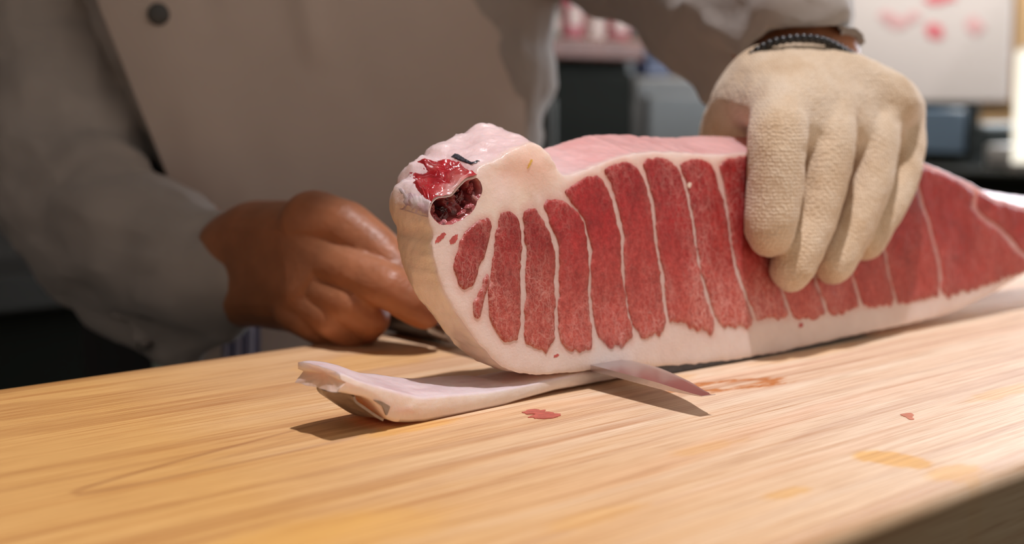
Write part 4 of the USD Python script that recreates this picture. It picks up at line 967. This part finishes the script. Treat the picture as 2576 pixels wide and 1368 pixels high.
    for s in (-1, 1):
        obj('shoe', organic([m3.Manifold.batch_hull([ball(torso(s * 0.10, -0.03, 0.045), 0.042), ball(torso(s * 0.11, 0.13, 0.034), 0.033), ball(torso(s * 0.10, 0.02, 0.07), 0.04)])], 0.012, 3), 'trouser_cloth', PER, smooth=True, label='black kitchen shoe')

    # ---- the cotton glove
    G = []
    def fp(x, y, off):
        """a point over the tuna's face, off metres out of it"""
        return onplane(x, y, F0 + FN * off, FN)
    idx = [np.r_[fp(1962, 292, 0.006), .0150], np.r_[fp(1955, 372, 0.0165), .0150], np.r_[fp(1953, 440, 0.0175), .0143], np.r_[fp(1946, 540, 0.0155), .0138], np.r_[fp(1938, 596, 0.0145), .0130], np.r_[fp(1937, 616, 0.0135), .0122]]
    mid = [np.r_[fp(2078, 290, 0.006), .0150], np.r_[fp(2088, 380, 0.0165), .0136], np.r_[fp(2074, 470, 0.0170), .0130], np.r_[fp(2040, 590, 0.0140), .0124], np.r_[fp(2000, 680, 0.0125), .0120], np.r_[fp(1990, 706, 0.0120), .0112]]
    rin = [np.r_[fp(2188, 285, 0.002), .0145], np.r_[fp(2203, 385, 0.0140), .0132], np.r_[fp(2190, 480, 0.0150), .0122], np.r_[fp(2148, 585, 0.0130), .0118], np.r_[fp(2108, 670, 0.0115), .0114], np.r_[fp(2095, 693, 0.011), .0106]]
    lit = [np.r_[fp(2268, 300, -0.006), .0135], np.r_[fp(2274, 390, 0.006), .0120], np.r_[fp(2262, 475, 0.0100), .0108], np.r_[fp(2222, 560, 0.0105), .0104], np.r_[fp(2185, 625, 0.0100), .0100], np.r_[fp(2176, 640, 0.0098), .0092]]
    wA = np.r_[at(1915, 222, 0.768), 0.0185]; wB = np.r_[at(2125, 240, 0.782), 0.0165]
    wC = np.r_[at(1985, 222, 0.766), 0.0210]; wD = np.r_[at(2060, 224, 0.768), 0.0210]
    for a, b in ((idx, mid), (mid, rin), (rin, lit)):
        G.append(m3.Manifold.batch_hull([ball(a[0][:3], a[0][3]), ball(b[0][:3], b[0][3]), ball(wA[:3], wA[3]), ball(wB[:3], wB[3]), ball(wC[:3], wC[3]), ball(wD[:3], wD[3])]))
    G.append(m3.Manifold.batch_hull([ball(lit[0][:3] , lit[0][3]), ball(wB[:3], wB[3]), ball(wD[:3], wD[3]), ball(at(2225, 282, 0.775), 0.0185), ball(rin[0][:3], rin[0][3])]))
    for a, b in ((idx, mid), (mid, rin), (rin, lit)):
        web = (a[0] * 0.3 + a[1] * 0.7 + b[0] * 0.3 + b[1] * 0.7) / 2; web[:3] += BK * 0.0035
        G.append(m3.Manifold.batch_hull([ball(a[0][:3], a[0][3]), ball(b[0][:3], b[0][3]), ball(web[:3], 0.0130)]))
    for fg in (idx, mid, rin, lit): G += chain(fg, 24)
    th = [np.r_[at(1925, 225, 0.768), .0185], np.r_[at(1880, 270, 0.770), .0190], np.r_[at(1835, 350, 0.790), .0170], np.r_[at(1815, 430, 0.800), .0150], np.r_[at(1815, 500, 0.805), .0130]]
    G += chain(th, 24)
    G.append(m3.Manifold.batch_hull([ball(th[0][:3], th[0][3]), ball(th[1][:3], th[1][3]), ball(idx[0][:3] + BK * 0.006, idx[0][3] * 0.9), ball(wA[:3], wA[3])]))
    gl = organic(G, 0.0028, 20, soften=9)
    v = np.array(gl.vertices); nn = np.array(gl.vertex_normals)
    gl.vertices = v + nn * (0.0016 * (fbm(v * 70, 3, 91) - 0.5) + 0.0008 * (fbm(v * 240, 2, 92) - 0.5))[:, None]
    glove = obj('glove', gl, 'knit_glove', PER, smooth=True, label='cream knitted cotton work glove gripping the tuna')
    # bracelet of black beads around the wrist
    br = thing_part('bracelet')
    arc = spline(np.array([np.r_[at(x, y, d)] for x, y, d in [(1864, 182, .772), (1888, 143, .762), (1925, 115, .756), (1975, 100, .752), (2020, 96, .752), (2065, 100, .754), (2100, 114, .758), (2135, 135, .763), (2172, 157, .772)]]), 25)
    obj('cord', tube(arc, 0.0012, 8), 'black_bead', br)
    bd = trimesh.creation.icosphere(2, 0.0025)
    for p in arc[::1]:
        obj('bead', (np.array(bd.vertices) + p, np.array(bd.faces)), 'black_bead', br, smooth=True)
def thing_part(name):
    p = numbered(PER + '/' + name); UsdGeom.Xform.Define(stage, p); return p
build_person()

# ------------------------------------------------------------------ behind the chef, out of focus
def wallpt(x, y, u): d = ray(x, y); return EYE + d * ((u - EYE[0]) / d[0])
def backpt(x, y, v): d = ray(x, y); return EYE + d * ((v - EYE[1]) / d[1])
def tagp(path, label, cat, group=None): tag(stage.GetPrimAtPath(path), label, cat, group)

bc = thing('back_counter', 'black back counter with a grey steel rail low behind the chef', 'counter', (0.6, 1.75, 0.0))
obj('carcass', box((-1.2, 1.5, 0.0), (2.55, 1.98, 0.80), 0.004), 'cabinet_black', bc)
obj('worktop', box((-1.2, 1.47, 0.80), (2.55, 1.98, 0.84), 0.004), 'counter_dark', bc)
obj('rail', box((-0.2, 1.455, 0.625), (1.02, 1.475, 0.665), 0.004), 'steel_dull', bc)
obj('pull', box((0.3, 1.455, 0.72), (0.6, 1.475, 0.735), 0.003), 'steel_dull', bc)

def on_counter(name, x0, x1, y0, v, depth, m, label, cat, zb=0.84, bev=0.01):
    a, b = backpt(x0, y0, v), backpt(x1, y0, v)
    return (a[0], v, zb), (b[0], v + depth, (a[2] + b[2]) / 2)
lo, hi = on_counter('', 1330, 1590, 118, 1.55, 0.36, '', '', '')
fr = thing('drinks_fridge', 'black refrigerator cabinet with a brown wooden top standing on the back counter', 'refrigerator', ((lo[0] + hi[0]) / 2, 1.73, 0.84))
obj('cabinet', box(lo, (hi[0], hi[1], hi[2] - 0.02), 0.008), 'cabinet_black', fr)
obj('door', box((lo[0] + 0.01, lo[1] - 0.015, lo[2] + 0.02), (hi[0] - 0.01, lo[1] - 0.001, hi[2] - 0.04), 0.004), 'cabinet_black', fr)
obj('handle', box((lo[0] + 0.02, lo[1] - 0.03, lo[2] + 0.06), (lo[0] + 0.03, lo[1] - 0.015, hi[2] - 0.08), 0.003), 'steel_dull', fr)
obj('top_board', box((lo[0] - 0.01, lo[1] - 0.02, hi[2] - 0.02), (hi[0] + 0.01, hi[1], hi[2] + 0.012), 0.004), 'brown_wood', fr)
ztop = hi[2] + 0.012
def pack(x0, x1, ytop, m, label, cat, v=1.57, dep=0.12, zb=None, name='packet', bag=True):
    a, b = backpt(x0, ytop, v), backpt(x1, ytop, v); zb = ztop if zb is None else zb
    lo, hi = np.array((a[0], v, zb + 0.0005)), np.array((b[0], v + dep, (a[2] + b[2]) / 2))
    t = thing(name, label, cat, ((lo[0] + hi[0]) / 2, v + dep / 2, zb))
    bx = box(lo, hi, min(hi - lo) * 0.12)
    obj('wrapper', bx, m, t)
    cx = (lo[0] + hi[0]) / 2
    obj('label_panel', box((lo[0] + 0.2 * (hi[0] - lo[0]), v - 0.002, lo[2] + 0.25 * (hi[2] - lo[2])), (hi[0] - 0.25 * (hi[0] - lo[0]), v + 0.001, lo[2] + 0.6 * (hi[2] - lo[2]))), 'pale_pack', t)
pack(1375, 1415, 10, 'green_pack', 'dull green packet at the left on the black refrigerator', 'packet')
pack(1420, 1475, -40, 'red_pack', 'tall crimson packet on the black refrigerator beside the green packet', 'packet')
pack(1480, 1530, -10, 'pale_pack', 'beige packet on the black refrigerator between two red ones', 'packet', dep=0.10)
pack(1535, 1590, 5, 'red_pack', 'short crimson packet at the right end of the refrigerator top', 'packet')
lo2, hi2 = on_counter('', 1600, 1900, 195, 1.58, 0.32, '', '', '')
ov = thing('steel_oven', 'grey steel countertop oven right of the black refrigerator', 'oven', ((lo2[0] + hi2[0]) / 2, 1.74, 0.84))
obj('housing', box(lo2, hi2, 0.01), 'steel_grey', ov)
obj('oven_door', box((lo2[0] + 0.02, lo2[1] - 0.012, lo2[2] + 0.03), (lo2[0] + 0.6 * (hi2[0] - lo2[0]), lo2[1] - 0.0005, hi2[2] - 0.03), 0.004), 'grey_plastic', ov)
obj('control_panel', box((lo2[0] + 0.64 * (hi2[0] - lo2[0]), lo2[1] - 0.012, lo2[2] + 0.03), (hi2[0] - 0.015, lo2[1] - 0.0005, hi2[2] - 0.05), 0.004), 'panel_grey', ov)
def crate(x0, x1, y0, m, label, zb, name, cat, v=1.62, dep=0.14):
    a, b = backpt(x0, y0, v), backpt(x1, y0, v)
    t = thing(name, label, cat, ((a[0] + b[0]) / 2, v + dep / 2, zb))
    obj('tub', box((a[0], v, zb + 0.0005), (b[0], v + dep, a[2] - 0.012), 0.004), m, t)
    obj('lid', box((a[0] - 0.004, v - 0.004, a[2] - 0.012), (b[0] + 0.004, v + dep + 0.004, a[2]), 0.003), m, t)
crate(1625, 1690, 128, 'navy_plastic', 'navy blue lidded box on the steel oven', hi2[2], 'storage_box', 'box')
crate(1560, 1600, 132, 'grey_plastic', 'pale grey lidded box on the steel oven beside the navy one', hi2[2], 'storage_box', 'box', v=1.60, dep=0.12)

# poster on the wooden wall to the right
def build_poster():
    u = 2.588
    cs = [wallpt(2128, -70, u), wallpt(2545, -70, u), wallpt(2533, 252, u), wallpt(2140, 255, u)]
    v0, v1 = wallpt(2133, 100, u)[1], wallpt(2540, 100, u)[1]; z0, z1 = wallpt(2340, 253, u)[2], wallpt(2340, -90, u)[2]
    t = thing('wall_poster', 'large white paper notice with red blotches pinned on the wooden wall', 'poster', (u, (v0 + v1) / 2, z0))
    obj('sheet', box((u, v1, z0), (u + 0.008, v0, z1)), 'paper', t)
    def blot(x, y, rx, ry, m, sd):
        c = wallpt(x, y, u); g = np.linspace(0, 2 * np.pi, 40, endpoint=False)
        k = 2.9 / F
        rr = 1 + 0.5 * (fbm(np.stack([np.cos(g) * 1.5 + sd, np.sin(g) * 1.5, 0 * g], -1), 3, sd) - 0.5) * 2
        p = np.stack([np.cos(g) * rx * k * rr, np.sin(g) * ry * k * rr], 1)
        e = trimesh.creation.extrude_polygon(sg.Polygon(p).buffer(0), 0.001, engine='earcut'); w = np.array(e.vertices)
        obj('print', (np.stack([u - 0.0005 - w[:, 2], c[1] - w[:, 0], c[2] + w[:, 1]], 1), np.array(e.faces)[:, ::-1]), m, t)
    blot(2370, -6, 46, 16, 'red_print', 1); blot(2352, 78, 24, 22, 'red_print', 2); blot(2452, 68, 26, 20, 'pink_print', 3); blot(2262, 55, 36, 18, 'pink_print', 4); blot(2228, 40, 22, 14, 'pink_print', 5); blot(2300, 40, 20, 12, 'pink_print', 6)
build_poster()
def wallbox(name, x0, x1, y0, y1, u, dep, m, label, cat, parts=()):
    a, b = wallpt(x0, y0, u), wallpt(x1, y1, u)
    t = thing(name, label, cat, (u + dep / 2, (a[1] + b[1]) / 2, b[2]))
    lo, hi = np.array((u, b[1], b[2])), np.array((u + dep, a[1], a[2]))
    return t, lo, hi
rc_t = wallpt(2440, 428, 2.15)[2]
rc = thing('side_counter', 'dark side counter along the wooden wall at the right', 'counter', (2.35, 1.1, 0.0))
obj('carcass', box((2.14, 0.3, 0.0), (2.585, 1.46, rc_t - 0.03), 0.004), 'counter_dark', rc)
obj('worktop', box((2.12, 0.3, rc_t - 0.03), (2.585, 1.47, rc_t), 0.004), 'cabinet_black', rc)
t, lo, hi = wallbox('tablet_screen', 2300, 2425, 272, 426, 2.30, 0.02, 'blue_panel', 'grey blue display panel standing on the side counter below the poster', 'display')
obj('panel', box((lo[0], lo[1], rc_t + 0.02), hi, 0.004), 'blue_panel', t)
obj('bezel', box((lo[0] + 0.003, lo[1] - 0.012, rc_t + 0.012), (hi[0] + 0.01, hi[1] + 0.012, hi[2] + 0.012), 0.004), 'cabinet_black', t)
obj('stand', box((lo[0] - 0.03, (lo[1] + hi[1]) / 2 - 0.06, rc_t + 0.0005), (hi[0] + 0.06, (lo[1] + hi[1]) / 2 + 0.06, rc_t + 0.014), 0.003), 'cabinet_black', t)
t, lo, hi = wallbox('coffee_machine', 2440, 2472, 325, 430, 2.38, 0.12, 'cabinet_black', 'narrow black machine on the side counter beside the blue display', 'machine')
obj('case', box((lo[0], lo[1], rc_t + 0.0005), hi, 0.01), 'cabinet_black', t)
obj('lid', box((lo[0] - 0.004, lo[1] - 0.003, hi[2]), (hi[0], hi[1] + 0.003, hi[2] + 0.012), 0.004), 'steel_dull', t)
t, lo, hi = wallbox('white_tray', 2480, 2600, 365, 428, 2.25, 0.2, 'white_plastic', 'white tray on the side counter at the right edge of the photo', 'tray')
lo[2] = rc_t + 0.0005
obj('base', box(lo, (hi[0], hi[1], lo[2] + 0.01)), 'white_plastic', t)
for a, b in (((lo[0], lo[1], lo[2]), (lo[0] + 0.008, hi[1], hi[2])), ((hi[0] - 0.008, lo[1], lo[2]), (hi[0], hi[1], hi[2])), ((lo[0], lo[1], lo[2]), (hi[0], lo[1] + 0.008, hi[2])), ((lo[0], hi[1] - 0.008, lo[2]), (hi[0], hi[1], hi[2]))):
    obj('rim', box(a, b, 0.002), 'white_plastic', t)

a, b = wallpt(2556, 128, 2.2), wallpt(2700, 420, 2.2)
t = thing('light_box', 'softly lit white display box at the right edge of the photo', 'light box', (2.28, (a[1] + b[1]) / 2, rc_t))
obj('diffuser', box((2.2, b[1], rc_t + 0.012), (2.206, a[1], a[2])), 'lamp_glow_soft', t)
obj('case', join(box((2.206, b[1], rc_t + 0.0005), (2.36, a[1], a[2] + 0.006), 0.003), box((2.195, b[1], rc_t + 0.0005), (2.21, a[1] + 0.003, rc_t + 0.012))), 'white_plastic', t)
